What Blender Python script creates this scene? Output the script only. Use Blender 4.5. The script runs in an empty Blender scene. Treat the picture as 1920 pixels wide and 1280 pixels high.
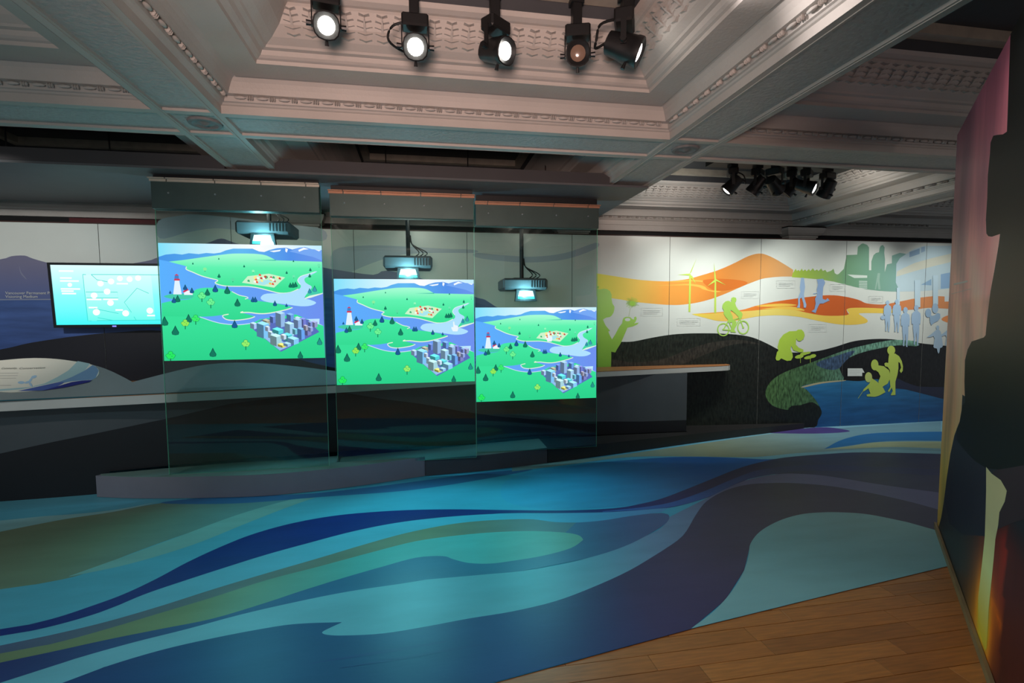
import bpy, math, random
import numpy as np
from mathutils import Vector, Matrix
from mathutils.geometry import tessellate_polygon
random.seed(7)
SC = bpy.context.scene
COL = SC.collection
R = math.radians

# ------------------------------------------------------------------ camera
YAW, PITCH, ROLL, FPX, CY0, CX0 = R(10.073), R(-3.96), R(-.398), 957., 663., 960.
EYE = np.array([0., 0., 1.5])
fw = np.array([math.sin(YAW)*math.cos(PITCH), math.cos(YAW)*math.cos(PITCH), math.sin(PITCH)])
rt = np.array([math.cos(YAW), -math.sin(YAW), 0.]); up = np.cross(rt, fw)
rt, up = rt*math.cos(ROLL)+up*math.sin(ROLL), -rt*math.sin(ROLL)+up*math.cos(ROLL)
cam = bpy.data.cameras.new('camera'); co = bpy.data.objects.new('camera', cam); COL.objects.link(co)
co.matrix_world = Matrix(((rt[0], up[0], -fw[0], 0), (rt[1], up[1], -fw[1], 0), (rt[2], up[2], -fw[2], 1.5), (0, 0, 0, 1)))
cam.sensor_width = 36; cam.lens = FPX/1920*36; cam.shift_y = (CY0-640)/1920; cam.clip_start = .02
SC.camera = co

def ray(x, y): return fw+rt*((x-CX0)/FPX)-up*((y-CY0)/FPX)
def onz(x, y, z=0.): d = ray(x, y); return EYE+d*((z-EYE[2])/d[2])
def ony(x, y, Y): d = ray(x, y); return EYE+d*(Y/d[1])
def onpl(x, y, p0, n): d = ray(x, y); n = np.array(n, float); return EYE+d*((n@(np.array(p0)-EYE))/(n@d))

# ------------------------------------------------------------------ world, light, exposure
SC.view_settings.view_transform = 'Standard'; SC.view_settings.look = 'None'
SC.view_settings.exposure = 0.0; SC.view_settings.gamma = 1.0; SC.view_settings.use_curve_mapping = False
SC.cycles.use_denoising = True
SC.cycles.max_bounces = 8; SC.cycles.transparent_max_bounces = 16
SC.cycles.sample_clamp_indirect = 4.0
world = bpy.data.worlds.new('world'); SC.world = world; world.use_nodes = True
bgn = world.node_tree.nodes['Background']; bgn.inputs[0].default_value = (.80, .92, 1, 1); bgn.inputs[1].default_value = .26

def spot(loc, aim, watts, color=(1, .93, .84), cone=60, blend=.6, radius=.05):
    l = bpy.data.lights.new('lamp_or_fill_light', 'SPOT'); l.energy = watts; l.color = color; l.spot_size = R(cone); l.spot_blend = blend
    l.shadow_soft_size = radius
    o = bpy.data.objects.new('lamp_or_fill_light', l); COL.objects.link(o); o.location = loc
    o.rotation_euler = (Vector(aim)-Vector(loc)).to_track_quat('-Z', 'Y').to_euler(); return o
WARM, WHITE, BLUE = (1, .83, .72), (1, .95, .88), (.2, .92, 1)
# lamps on the tracks in view, plus added fills marked below
spot((1.12, 2.24, 2.82), (1.9, 1.3, 2.58), 26, (1, .90, .87), 100, 1, .06)
spot((.47, 2.64, 2.85), (1.5, 1.2, 0), 50, WHITE, 70, .8)
spot((-.42, 2.6, 2.88), (-1.2, .2, .6), 50, WHITE, 70, .8)
for x, e, ax in ((3.0, 19, 2.85), (3.3, 32, 3.4), (3.75, 36, 4.0), (4.2, 42, 5.0), (6.1, 34, 5.9), (6.9, 28, 7.0)):
    spot((x, 4.98, 2.74), (ax, 6, 1.3), e*1.9, (.96, 1, .95), 92, 1)  # last two are fills added beyond the track, for the mural's right end
spot((2.9, 5.3, 2.72), (3.1, 6.5, 3.1), 14, WHITE, 130, .9, .1)  # added upward spot, stands in for light bounced off the mural
# unseen fill spots, added to brighten mural, rail, ceiling, floor and partition
spot((-3.2, 2.3, 2.68), (-3.9, 6, 1.75), 230, (1, .98, .94), 50, .9)
spot((-3.3, 2.4, 2.68), (-2.9, 5.0, .85), 60, (1, .97, .92), 46, .9)
spot((-.3, -.8, 1.68), (.35, 3.4, 3.0), 540, (1, .70, .61), 60, .9, .38)
spot((-1.0, -.8, 1.7), (-3.0, 3.4, 3.0), 110, (.95, .90, .86), 60, .9, .35)
spot((4.4, -1.0, 1.7), (3.4, 3.4, 3.0), 30, (1, .66, .58), 60, .9, .2)
spot((-2.2, .2, 2.7), (1.2, 2.9, 0), 90, (.70, .86, 1), 80, .9, .1)
spot((-2.4, .6, 2.7), (-2.0, 3.4, 0), 90, (.60, .88, 1), 85, .9, .1)
spot((-.6, .4, 2.6), (3.1, 2.5, 1.75), 135, (1, .86, .80), 48, 1, .1)
spot((4.35, 4.7, 2.72), (5.1, 4.9, 2.98), 7, WHITE, 130, 1, .1)
# small washers added under the canopy, no fixtures there, to brighten the mural
for X, Y, e in ((-1.5, 5.2, 13), (0, 5.3, 10), (1.2, 5.35, 2.5)):
    spot((X, Y, 2.62), (X, 6, 1.95), e, WHITE, 130, .9, .1)
# projector light that passes the films and falls on the floor in front
for X, Y, Z, e in ((-1.45, 4.66, 1.6, 50), (-.12, 4.78, 1.35, 85), (1.1, 4.93, 1.1, 40)):
    spot((X, Y, Z), (X+.25, 3.55, 0), e, BLUE, 95, .9, .25)

# ------------------------------------------------------------------ materials
def lin(c): return c/12.92 if c <= .04045 else ((c+.055)/1.055)**2.4
def S(r, g, b): return (lin(r/255), lin(g/255), lin(b/255), 1.)
MATS = {}
def mat(name, color=None, rough=.5, metal=0., spec=.5, bump=0., bscale=30., mottle=0., mscale=4., stretch=None, attr=False, foliage=False):
    if name in MATS: return MATS[name]
    m = bpy.data.materials.new(name); m.use_nodes = True; nt = m.node_tree; b = nt.nodes['Principled BSDF']
    b.inputs['Roughness'].default_value = rough; b.inputs['Metallic'].default_value = metal
    b.inputs['Specular IOR Level'].default_value = spec
    tc = nt.nodes.new('ShaderNodeTexCoord'); src = tc.outputs['Object']
    if stretch:
        mp = nt.nodes.new('ShaderNodeMapping'); mp.inputs['Scale'].default_value = stretch; nt.links.new(src, mp.inputs[0]); src = mp.outputs[0]
    if attr:
        a = nt.nodes.new('ShaderNodeAttribute'); a.attribute_name = 'Col'; csock = a.outputs['Color']
    else:
        c = nt.nodes.new('ShaderNodeRGB'); c.outputs[0].default_value = color; csock = c.outputs[0]
    if mottle or foliage:
        n = nt.nodes.new('ShaderNodeTexNoise'); n.inputs['Scale'].default_value = mscale; n.inputs['Detail'].default_value = 6
        nt.links.new(src, n.inputs['Vector'])
        mr = nt.nodes.new('ShaderNodeMapRange'); k = mottle
        mr.inputs[1].default_value = .3; mr.inputs[2].default_value = .7; mr.inputs[3].default_value = 1-k; mr.inputs[4].default_value = 1+k
        nt.links.new(n.outputs[0], mr.inputs[0])
        mx = nt.nodes.new('ShaderNodeMix'); mx.data_type = 'RGBA'; mx.blend_type = 'MULTIPLY'; mx.inputs[0].default_value = 1
        nt.links.new(csock, mx.inputs[6]); nt.links.new(mr.outputs[0], mx.inputs[7]); csock = mx.outputs[2]
    nt.links.new(csock, b.inputs['Base Color'])
    if bump:
        n2 = nt.nodes.new('ShaderNodeTexNoise'); n2.inputs['Scale'].default_value = bscale; n2.inputs['Detail'].default_value = 4
        nt.links.new(src, n2.inputs['Vector'])
        bp = nt.nodes.new('ShaderNodeBump'); bp.inputs['Strength'].default_value = bump; bp.inputs['Distance'].default_value = .01
        nt.links.new(n2.outputs[0], bp.inputs['Height']); nt.links.new(bp.outputs[0], b.inputs['Normal'])
    MATS[name] = m; return m
def emit(name, color=None, strength=1., attr=False):
    if name in MATS: return MATS[name]
    m = bpy.data.materials.new(name); m.use_nodes = True; nt = m.node_tree; nt.nodes.remove(nt.nodes['Principled BSDF'])
    e = nt.nodes.new('ShaderNodeEmission'); e.inputs[1].default_value = strength
    if attr:
        a = nt.nodes.new('ShaderNodeAttribute'); a.attribute_name = 'Col'; nt.links.new(a.outputs['Color'], e.inputs[0])
    else: e.inputs[0].default_value = color
    nt.links.new(e.outputs[0], nt.nodes['Material Output'].inputs[0]); MATS[name] = m; return m
def glassmat(name, tint):
    m = bpy.data.materials.new(name); m.use_nodes = True; nt = m.node_tree; nt.nodes.remove(nt.nodes['Principled BSDF'])
    t = nt.nodes.new('ShaderNodeBsdfTransparent'); t.inputs[0].default_value = tint
    g = nt.nodes.new('ShaderNodeBsdfGlossy'); g.inputs['Roughness'].default_value = .0; g.inputs[0].default_value = (.9, 1, .96, 1)
    f = nt.nodes.new('ShaderNodeFresnel'); f.inputs[0].default_value = 1.5
    mx = nt.nodes.new('ShaderNodeMixShader'); nt.links.new(f.outputs[0], mx.inputs[0]); nt.links.new(t.outputs[0], mx.inputs[1]); nt.links.new(g.outputs[0], mx.inputs[2])
    nt.links.new(mx.outputs[0], nt.nodes['Material Output'].inputs[0]); MATS[name] = m; return m

plaster = mat('ceiling_plaster', S(178, 172, 166), .6, bump=.15, bscale=60, mottle=.06, mscale=3)
relief = mat('beam_relief', S(168, 166, 164), .6, bump=.85, bscale=38, mottle=.08, mscale=40)
ceil_dark = mat('ceiling_panel_dark', S(62, 64, 68), .8, mottle=.1)
frame_cream = mat('ceiling_frame_cream', S(168, 160, 146), .6, mottle=.12, mscale=12)
print_flat = mat('printed_vinyl', rough=.38, spec=.4, attr=True, mottle=.02)
print_tree = mat('printed_forest', rough=.38, spec=.4, attr=True, mottle=.75, mscale=26, stretch=(1.6, 1, .55))
print_lake = mat('printed_lake', rough=.38, spec=.4, attr=True, mottle=.25, mscale=5, stretch=(.4, 1, 3))
print_wall = mat('printed_silhouette', rough=.5, spec=.16, attr=True, mottle=.03)
print_glow = mat('printed_sunset', rough=.45, spec=.2, attr=True, mottle=.12, mscale=5, stretch=(2.2, 2.2, .5))
floor_vinyl = mat('floor_vinyl', rough=.42, spec=.2, attr=True, mottle=.07, mscale=2.2, stretch=(1, 3, 1), bump=.04, bscale=14)
oak = mat('oak_floor', S(172, 104, 48), .42, mottle=.22, mscale=9, stretch=(1, 9, 1), bump=.05, bscale=30)
oaks = [mat('oak_plank_tone_%s' % n, S(*c), .42, mottle=.2, mscale=7, stretch=(1, 10, 1), bump=.04, bscale=30) for n, c in
        (('honey', (182, 108, 50)), ('amber', (172, 102, 46)), ('light', (190, 116, 56)), ('brown', (164, 96, 43)))]
sub_floor = mat('subfloor_dark', S(48, 34, 22), .8, mottle=.1)
black_wall = mat('black_paint', S(16, 15, 16), .8, mottle=.1)
maroon = mat('maroon_paint', S(84, 20, 26), .6, mottle=.1)
canopy_grey = mat('canopy_grey', S(92, 92, 94), .55, mottle=.05)
canopy_dark = mat('canopy_fascia_grey', S(64, 60, 62), .6, mottle=.05)
bracket_m = mat('bracket_steel', S(88, 104, 100), .38, .55, mottle=.06, mscale=6)
lip_m = mat('bracket_lip_copper', S(190, 140, 112), .45, .35, mottle=.05)
lip_pale = mat('bracket_lip_pale', S(206, 196, 180), .45, .3, mottle=.05)
bolt_m = mat('bolt_steel', S(205, 205, 205), .3, .9, mottle=.02)
black_m = mat('lamp_black', S(22, 22, 23), .45, mottle=.1)
cable_m = mat('cable_black', S(12, 12, 12), .6, mottle=.05)
plinth_m = mat('plinth_grey', S(132, 126, 136), .5, mottle=.05)
plinth2_m = mat('plinth_charcoal', S(72, 71, 76), .5, mottle=.05)
plinth_top = mat('plinth_top_slate', S(120, 146, 138), .45, mottle=.05)
plat_m = mat('platform_black', S(34, 32, 32), .5, mottle=.08)
top_m = mat('worktop_grey', S(196, 195, 190), .45, mottle=.04)
band_m = mat('worktop_ply_edge', S(150, 98, 58), .5, mottle=.1, mscale=20)
rail_m = mat('rail_slate', S(122, 128, 128), .5, mottle=.04)
edge_m = mat('rail_edge_teal', S(70, 120, 130), .4, mottle=.03)
base_m = mat('base_print', rough=.5, attr=True, mottle=.05)
tv_m = mat('tv_black', S(14, 15, 17), .3, mottle=.05)
proj_m = mat('projector_grey', S(84, 84, 86), .5, mottle=.08)
tan_m = mat('baseboard_oak', S(140, 112, 78), .45, mottle=.12, mscale=10)
edge_glass = mat('glass_edge_green', S(150, 240, 200), .25, mottle=.03)
glass_m = glassmat('clear_glass', (.80, .87, .85, 1))
film_m = emit('projected_picture', strength=1.0, attr=True)
film_back = emit('projected_picture_rear', S(96, 222, 176), .7)
tv_screen = emit('tv_picture', strength=1.05, attr=True)
lamp_on = emit('lamp_lens_lit', (1, .95, .86, 1), 30)
lamp_on2 = emit('lamp_lens_lit_soft', (1, .95, .88, 1), 14)
proj_on = emit('projector_lens_lit', (.55, .98, 1, 1), 5)
led_on = emit('tv_led', (.25, .25, 1, 1), 1.4)
lens_off = mat('lamp_lens_off', S(120, 98, 84), .15, mottle=.05)
white_ink = mat('white_lettering', S(205, 210, 205), .5, mottle=.02)
grey_ink = mat('grey_lettering', S(110, 108, 104), .5, mottle=.02)
leaf_m = plaster

# ------------------------------------------------------------------ mesh helpers
class MB:
    def __init__(s): s.v = []; s.f = []; s.m = []; s.c = []
    def face(s, pts, mi=0, col=None):
        i = len(s.v); s.v += [tuple(map(float, p)) for p in pts]; s.f.append(tuple(range(i, i+len(pts)))); s.m.append(mi)
        s.c.append([(1, 1, 1, 1)]*len(pts) if col is None else ([col]*len(pts) if isinstance(col[0], (int, float)) else list(col)))
    def raw(s, verts, faces, mi=0, col=(1, 1, 1, 1)):
        i = len(s.v); s.v += [tuple(map(float, p)) for p in verts]
        for f in faces: s.f.append(tuple(i+k for k in f)); s.m.append(mi); s.c.append([col]*len(f))
    def box(s, x0, x1, y0, y1, z0, z1, mi=0, M=None, col=(1, 1, 1, 1), bev=0.):
        if bev:
            b = bev; P = []
            for z, i in ((z0, b), (z0+b, 0), (z1-b, 0), (z1, b)):
                P.append([(x0+i+b*(i == 0), y0+i), (x1-i-b*(i == 0), y0+i), (x1-i, y0+i+b*(i == 0)), (x1-i, y1-i-b*(i == 0)), (x1-i-b*(i == 0), y1-i), (x0+i+b*(i == 0), y1-i), (x0+i, y1-i-b*(i == 0)), (x0+i, y0+i+b*(i == 0))])
            V = [Vector((*q, z)) for lay, z in zip(P, (z0, z0+b, z1-b, z1)) for q in lay]
            F = [tuple(reversed(range(8))), tuple(range(24, 32))]+[(l*8+k, l*8+(k+1) % 8, l*8+8+(k+1) % 8, l*8+8+k) for l in range(3) for k in range(8)]
        else:
            V = [Vector((x, y, z)) for z in (z0, z1) for x, y in ((x0, y0), (x1, y0), (x1, y1), (x0, y1))]
            F = [(3, 2, 1, 0), (4, 5, 6, 7), (0, 1, 5, 4), (1, 2, 6, 5), (2, 3, 7, 6), (3, 0, 4, 7)]
        if M is not None: V = [M @ v for v in V]
        s.raw(V, F, mi, col)
    def tube(s, pts, r, n=8, mi=0, cap=True):
        pts = [Vector(p) for p in pts]; rings = []
        rr = r if isinstance(r, (list, tuple)) else [r]*len(pts)
        for i, p in enumerate(pts):
            t = (pts[min(i+1, len(pts)-1)]-pts[max(i-1, 0)]).normalized()
            a = Vector((0, 0, 1)) if abs(t.z) < .9 else Vector((1, 0, 0)); u = t.cross(a).normalized(); w = t.cross(u)
            rings.append([p+(u*math.cos(k*2*math.pi/n)+w*math.sin(k*2*math.pi/n))*rr[i] for k in range(n)])
        V = [q for g in rings for q in g]
        F = [(i*n+k, i*n+(k+1) % n, i*n+n+(k+1) % n, i*n+n+k) for i in range(len(pts)-1) for k in range(n)]
        if cap: F += [tuple(reversed(range(n))), tuple(range((len(pts)-1)*n, len(pts)*n))]
        s.raw(V, F, mi)
    def prism(s, poly, d, mi=0, mi_side=None, col=(1, 1, 1, 1)):
        """poly: 3D outline; d: extrusion vector."""
        P = [Vector(p) for p in poly]; d = Vector(d); tri = tessellate_polygon([P]); n = len(P)
        s.raw(P+[p+d for p in P], [tuple(t) for t in tri], mi, col); i = len(s.v)-2*n
        for t in tri: s.f.append(tuple(i+n+k for k in reversed(t))); s.m.append(mi); s.c.append([col]*3)
        for k in range(n):
            s.f.append((i+k, i+(k+1) % n, i+n+(k+1) % n, i+n+k)); s.m.append(mi if mi_side is None else mi_side); s.c.append([col]*4)
    def build(s, name, mats, parent=None, smooth=False, fix=True):
        me = bpy.data.meshes.new(name); me.from_pydata(s.v, [], s.f)
        for m in (mats if isinstance(mats, (list, tuple)) else [mats]): me.materials.append(m)
        me.polygons.foreach_set('material_index', s.m)
        ca = me.color_attributes.new('Col', 'FLOAT_COLOR', 'CORNER')
        ca.data.foreach_set('color', [x for fc in s.c for c in fc for x in c])
        if fix:
            import bmesh
            bm = bmesh.new(); bm.from_mesh(me); bmesh.ops.remove_doubles(bm, verts=bm.verts, dist=1e-6); bmesh.ops.recalc_face_normals(bm, faces=bm.faces); bm.to_mesh(me); bm.free()
        if smooth:
            me.polygons.foreach_set('use_smooth', [True]*len(me.polygons)); me.set_sharp_from_angle(angle=R(38))
        me.update(); o = bpy.data.objects.new(name, me); COL.objects.link(o)
        if parent: o.parent = parent
        return o
def tag(o, label=None, cat=None, group=None, kind=None):
    if label: o['label'] = label
    if cat: o['category'] = cat
    if group: o['group'] = group
    if kind: o['kind'] = kind
    return o
def empty(name, loc=(0, 0, 0), rz=0.):
    o = bpy.data.objects.new(name, None); COL.objects.link(o); o.location = loc; o.rotation_euler.z = rz; o.empty_display_size = .1; return o
def inst(o, name, parent, M):
    c = bpy.data.objects.new(name, o.data); COL.objects.link(c); c.parent = parent; c.matrix_local = M; return c
def text(name, body, size, org, xd, yd, m, parent, off=.0015, fit=None):
    cu = bpy.data.curves.new(name, 'FONT'); cu.body = body; cu.size = size; cu.resolution_u = 3
    t = bpy.data.objects.new(name, cu); COL.objects.link(t)
    me = bpy.data.meshes.new_from_object(t.evaluated_get(bpy.context.evaluated_depsgraph_get()))
    bpy.data.objects.remove(t)
    if fit: k_ = fit/max(v.co.x for v in me.vertices); me.transform(Matrix.Diagonal((k_, min(1.25, max(.8, k_)), 1, 1)))
    me.materials.clear(); me.materials.append(m)
    X = Vector(xd).normalized(); Z = X.cross(Vector(yd)).normalized(); Y = Z.cross(X)
    o = bpy.data.objects.new(name, me); COL.objects.link(o); o.parent = parent
    p = Vector(org)+Z*off
    o.matrix_local = Matrix(((X.x, Y.x, Z.x, p.x), (X.y, Y.y, Z.y, p.y), (X.z, Y.z, Z.z, p.z), (0, 0, 0, 1))); return o

def spline(pts, n=8, closed=False):
    P = [np.array(p, float) for p in pts]; N = len(P); out = []
    for i in range(N if closed else N-1):
        if closed: a, b, c, d = P[(i-1) % N], P[i], P[(i+1) % N], P[(i+2) % N]
        else: a, b, c, d = P[max(i-1, 0)], P[i], P[i+1], P[min(i+2, N-1)]
        for k in range(n):
            t = k/n; out.append(.5*((2*b)+(c-a)*t+(2*a-5*b+4*c-d)*t*t+(3*b-a-3*c+d)*t**3))
    if not closed: out.append(P[-1])
    return [tuple(p) for p in out]
def ell(cx, cy, rx, ry, n=18, a=0.):
    return [(cx+rx*math.cos(t)*math.cos(a)-ry*math.sin(t)*math.sin(a), cy+rx*math.cos(t)*math.sin(a)+ry*math.sin(t)*math.cos(a)) for t in (k*2*math.pi/n for k in range(n))]
def stroke(pts, w):
    """polyline as quads (list of polygons), width w (number or list)."""
    out = []; ws = w if isinstance(w, (list, tuple)) else [w]*len(pts); L = []; Rr = []
    for i, p in enumerate(pts):
        a = np.array(pts[max(i-1, 0)], float); b = np.array(pts[min(i+1, len(pts)-1)], float); d = b-a; d = d/(np.hypot(*d)+1e-9)
        nn = np.array([-d[1], d[0]])*ws[i]/2; L.append(np.array(p, float)+nn); Rr.append(np.array(p, float)-nn)
    for i in range(len(pts)-1): out.append([tuple(L[i]), tuple(L[i+1]), tuple(Rr[i+1]), tuple(Rr[i])])
    return out
def clip(poly, ax, val, ge):
    out = []; n = len(poly)
    for i in range(n):
        a, b = poly[i], poly[(i+1) % n]; ia = (a[ax] >= val) == ge; ib = (b[ax] >= val) == ge
        if ia: out.append(a)
        if ia != ib:
            t = (val-a[ax])/(b[ax]-a[ax]); out.append((a[0]+(b[0]-a[0])*t, a[1]+(b[1]-a[1])*t))
    return out
class Print:
    """flat printed artwork: polygons in surface coordinates (u, v), painted back to front."""
    def __init__(s): s.L = []
    def add(s, poly, col, mi=0, stops=None, ax=0):
        """col: rgba, or with stops=[(pos, rgba)...] a gradient along axis ax."""
        P = [Vector((p[0], p[1], 0)) for p in poly]
        try: tris = tessellate_polygon([P])
        except Exception: return
        T = [[(P[k].x, P[k].y) for k in t] for t in tris]
        s.L.append((T, col, mi, stops, ax))
    def emit(s, mb, fn, step, clipu=None, mi0=0, start=1):
        """fn(u, v, h) -> 3D point"""
        for i, (T, col, mi, stops, ax) in enumerate(s.L):
            h = step*(i+start)
            for t in T:
                if clipu:
                    t = clip(t, 0, clipu[0], True)
                    if len(t) < 3: continue
                    t = clip(t, 0, clipu[1], False)
                    if len(t) < 3: continue
                if not stops: mb.face([fn(u, v, h) for u, v in t], mi0+mi, col); continue
                cuts = [-1e9]+[q[0] for q in stops]+[1e9]
                def cf(p):
                    x = p[ax]
                    if x <= stops[0][0]: return stops[0][1]
                    for (a, ca), (b, cb) in zip(stops, stops[1:]):
                        if x <= b: k = (x-a)/(b-a); return tuple(ca[j]*(1-k)+cb[j]*k for j in range(4))
                    return stops[-1][1]
                for a, b in zip(cuts, cuts[1:]):
                    q = clip(t, ax, a, True)
                    if len(q) < 3: continue
                    q = clip(q, ax, b, False)
                    if len(q) < 3: continue
                    mb.face([fn(u, v, h) for u, v in q], mi0+mi, [cf(p) for p in q])

# ================================================================== FLOOR
floor = empty('floor'); tag(floor, kind='structure')
PX0, PX1, PY0, PY1 = -1.3, 4.0, .9, 2.62
mb = MB(); mb.box(-5.2, 8.8, -3, 7, -.12, -.014); mb.build('subfloor', sub_floor, floor)
mb = MB(); mb.box(-5.2, 8.8, PY1, 7, -.014, 0); mb.box(-5.2, PX0, -3, PY1, -.014, 0); mb.box(PX1, 8.8, -3, PY1, -.014, 0); mb.box(PX0, PX1, -3, PY0, -.014, 0)
mb.build('floorboards', oak, floor)
y = PY0; k = 0; planks = []
while y < PY1-.01:
    y1 = min(y+.1035, PY1); x = PX0; L = random.uniform(.3, .8)
    while x < PX1-.01:
        x1 = min(x+L, PX1)
        if PX1-x1 < .15: x1 = PX1
        b = MB(); b.box(x+.0009, x1-.0009, y+.0009, y1-.0009, -.014, -random.uniform(0, .0006), bev=.0008)
        b.build('plank', random.choice(oaks), floor, fix=False); x = x1; L = random.uniform(.55, 1.0)
    y = y1
# vinyl floor graphic ------------------------------------------------
FP = Print()
def F(pts): return [tuple(onz(x, y)[:2]) for x, y in pts]
def ex(c, left=True):
    """extend a curve that reaches the frame's left edge further left along its own direction"""
    a, b = np.array(c[0], float), np.array(c[1], float); d = (a-b)/(np.hypot(*(a-b))); return [tuple(a+d*800)]+list(c)
def band(top, bot, n=5): return spline(top, n)+spline(bot, n)[::-1]
def fadd(poly, col, stops=None, ax=0): FP.add(F(poly), col, 0, stops, ax)
PALE, CYAN, NAVY, PURP, MIDB = S(132, 182, 198), S(88, 176, 200), S(28, 44, 112), S(62, 58, 102), S(66, 118, 176)
OLIVE, BEIGE, TEAL, LAV = S(128, 142, 112), S(168, 160, 122), S(62, 132, 148), S(112, 124, 166)
FP.add([(-4.9, 1.15), (.27, 1.99), (1.27, 2.18), (3.1, 2.47), (3.6, 2.97), (7.6, 6.02), (-4.9, 6.02)], CYAN, 0, [(-4, S(104, 170, 186)), (-1, S(84, 172, 196)), (1.5, S(60, 166, 206)), (4.5, PALE)])
g1 = ex([(0, 997), (60, 985), (130, 972), (210, 960), (290, 945), (370, 937), (450, 933), (560, 926)])
g2 = ex([(0, 1105), (70, 1095), (150, 1078), (220, 1048), (300, 1018), (380, 990), (440, 970), (500, 950), (560, 937), (640, 922)])
fadd(band(ex([(0, 976), (80, 968), (150, 963), (220, 955), (300, 940)]), ex([(0, 998), (60, 986), (120, 975), (180, 966), (260, 950)])), S(150, 190, 190))
fadd(band(g1, g2), OLIVE, [(-3.4, S(138, 136, 104)), (-2.2, S(126, 140, 116)), (-.8, S(86, 150, 166))])
fadd(band([(130, 1080), (220, 1048), (330, 1008), (440, 967), (540, 938), (620, 923)], [(130, 1081), (240, 1058), (360, 1022), (460, 982), (550, 947), (621, 923.5)]), S(132, 178, 174))
fadd(spline([(300, 943), (420, 930), (560, 927), (680, 915), (800, 900), (900, 887), (1000, 880), (880, 903), (760, 920), (600, 932), (440, 944)], 5, True), S(58, 112, 160))
# right hand far area
fadd(spline([(960, 895), (1080, 872), (1240, 858), (1340, 857), (1430, 861), (1470, 860), (1420, 872), (1340, 897), (1260, 930), (1180, 948), (1060, 955), (980, 950), (940, 930)], 5, True), S(62, 140, 200), [(.6, S(66, 166, 206)), (2.6, S(44, 104, 176))])
fadd(band([(960, 876), (1060, 864), (1160, 853), (1240, 842), (1340, 828), (1440, 814), (1500, 806), (1580, 802), (1764, 790)], [(960, 884), (1060, 872), (1180, 857), (1300, 856), (1410, 857), (1490, 850), (1560, 846), (1640, 842), (1764, 846)]), S(128, 158, 152), [(1.2, S(120, 158, 158)), (3.2, S(142, 152, 128)), (5, S(118, 158, 172))])
fadd(spline([(1440, 811), (1500, 804), (1550, 801), (1594, 808), (1560, 812), (1500, 813)], 4, True), S(78, 66, 128))
fadd(band([(1545, 842), (1580, 824), (1630, 813), (1700, 810), (1790, 809)], [(1545, 842), (1590, 836), (1650, 828), (1710, 826), (1790, 827)]), S(46, 110, 168))
fadd(band([(1540, 843), (1590, 837), (1650, 829), (1790, 828)], [(1540, 843), (1600, 841), (1680, 838), (1790, 842)]), S(160, 172, 140))
c3 = ex([(0, 1180), (50, 1172), (110, 1157), (170, 1137), (230, 1115), (290, 1087), (350, 1055), (410, 1027), (470, 1003), (540, 983), (620, 968), (700, 960), (780, 956), (860, 955), (960, 956.5), (1060, 957), (1150, 953), (1200, 945), (1240, 935), (1280, 920), (1330, 900), (1380, 880), (1420, 868), (1470, 858), (1540, 852), (1620, 848), (1764, 851)])
c5 = [(960, 962), (1060, 962), (1150, 960), (1255, 952), (1330, 932), (1360, 920), (1395, 902), (1425, 892), (1460, 889), (1510, 889), (1560, 894), (1660, 910), (1764, 924)]
fadd(band(c3, ex([(0, 1195), (130, 1168), (270, 1117), (420, 1066), (580, 1019), (740, 982), (900, 966)])+c5), NAVY, [(-1, S(22, 48, 122)), (1.6, S(32, 44, 116)), (2.6, S(56, 54, 94)), (4, S(66, 70, 104))])
fadd(band([(1130, 959), (1240, 946), (1310, 925), (1370, 900), (1420, 882), (1480, 874), (1560, 872), (1764, 880)], [(1130, 960), (1255, 951), (1330, 931), (1395, 901), (1460, 888), (1510, 883), (1600, 884), (1764, 892)]), S(50, 78, 160), [(2, S(56, 100, 176)), (3.4, S(60, 66, 112))])
c8 = ex([(0, 1211), (100, 1190), (200, 1166), (300, 1137), (400, 1105), (500, 1075), (600, 1046), (680, 1022), (760, 1000), (840, 984), (900, 977), (960, 974), (1000, 974), (1040, 979), (1080, 980), (1130, 976), (1180, 968), (1220, 963)])
c4 = ex([(0, 1193), (60, 1183), (130, 1166), (200, 1144), (270, 1115), (340, 1091), (420, 1065), (500, 1040), (580, 1018), (660, 997), (740, 981), (820, 971), (900, 965), (960, 963), (1060, 962), (1150, 960), (1255, 952)])
fadd(band(c4, c8+[(1240, 960)]), S(92, 176, 200), [(-1.5, S(104, 176, 196)), (.5, S(80, 180, 210)), (1.6, S(94, 150, 204))])
c6 = [(1240, 1034), (1280, 1005), (1305, 965), (1325, 940), (1360, 920), (1400, 909), (1440, 906), (1490, 906), (1560, 912), (1635, 925), (1710, 942), (1764, 957)]
c11 = ex([(50, 1265), (150, 1233), (250, 1205), (350, 1180), (450, 1153), (550, 1130), (650, 1110), (750, 1095), (850, 1080), (960, 1073), (1060, 1057), (1140, 1035), (1200, 1010), (1240, 990), (1254, 970)])
# pale lower stripe with lavender right end
fadd(spline(c11, 5)+spline([(1254, 970), (1330, 932), (1395, 902), (1460, 889), (1510, 889), (1560, 894), (1660, 910), (1764, 924)], 5)[1:]+spline(c6, 5)[::-1]+spline([(1240, 1034), (1180, 1070), (1110, 1102), (1040, 1128), (960, 1147), (880, 1160), (800, 1175), (720, 1188), (650, 1192), (615, 1191), (604, 1186), (620, 1177), (640, 1168)], 4)[1:]+spline(ex([(120, 1280), (200, 1250), (300, 1220), (400, 1197), (500, 1178), (560, 1170), (640, 1167)]), 4)[::-1],
     PALE, [(-1.2, S(118, 182, 196)), (.6, S(104, 186, 204)), (1.5, S(126, 150, 190)), (2.6, S(106, 108, 152))])
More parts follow.
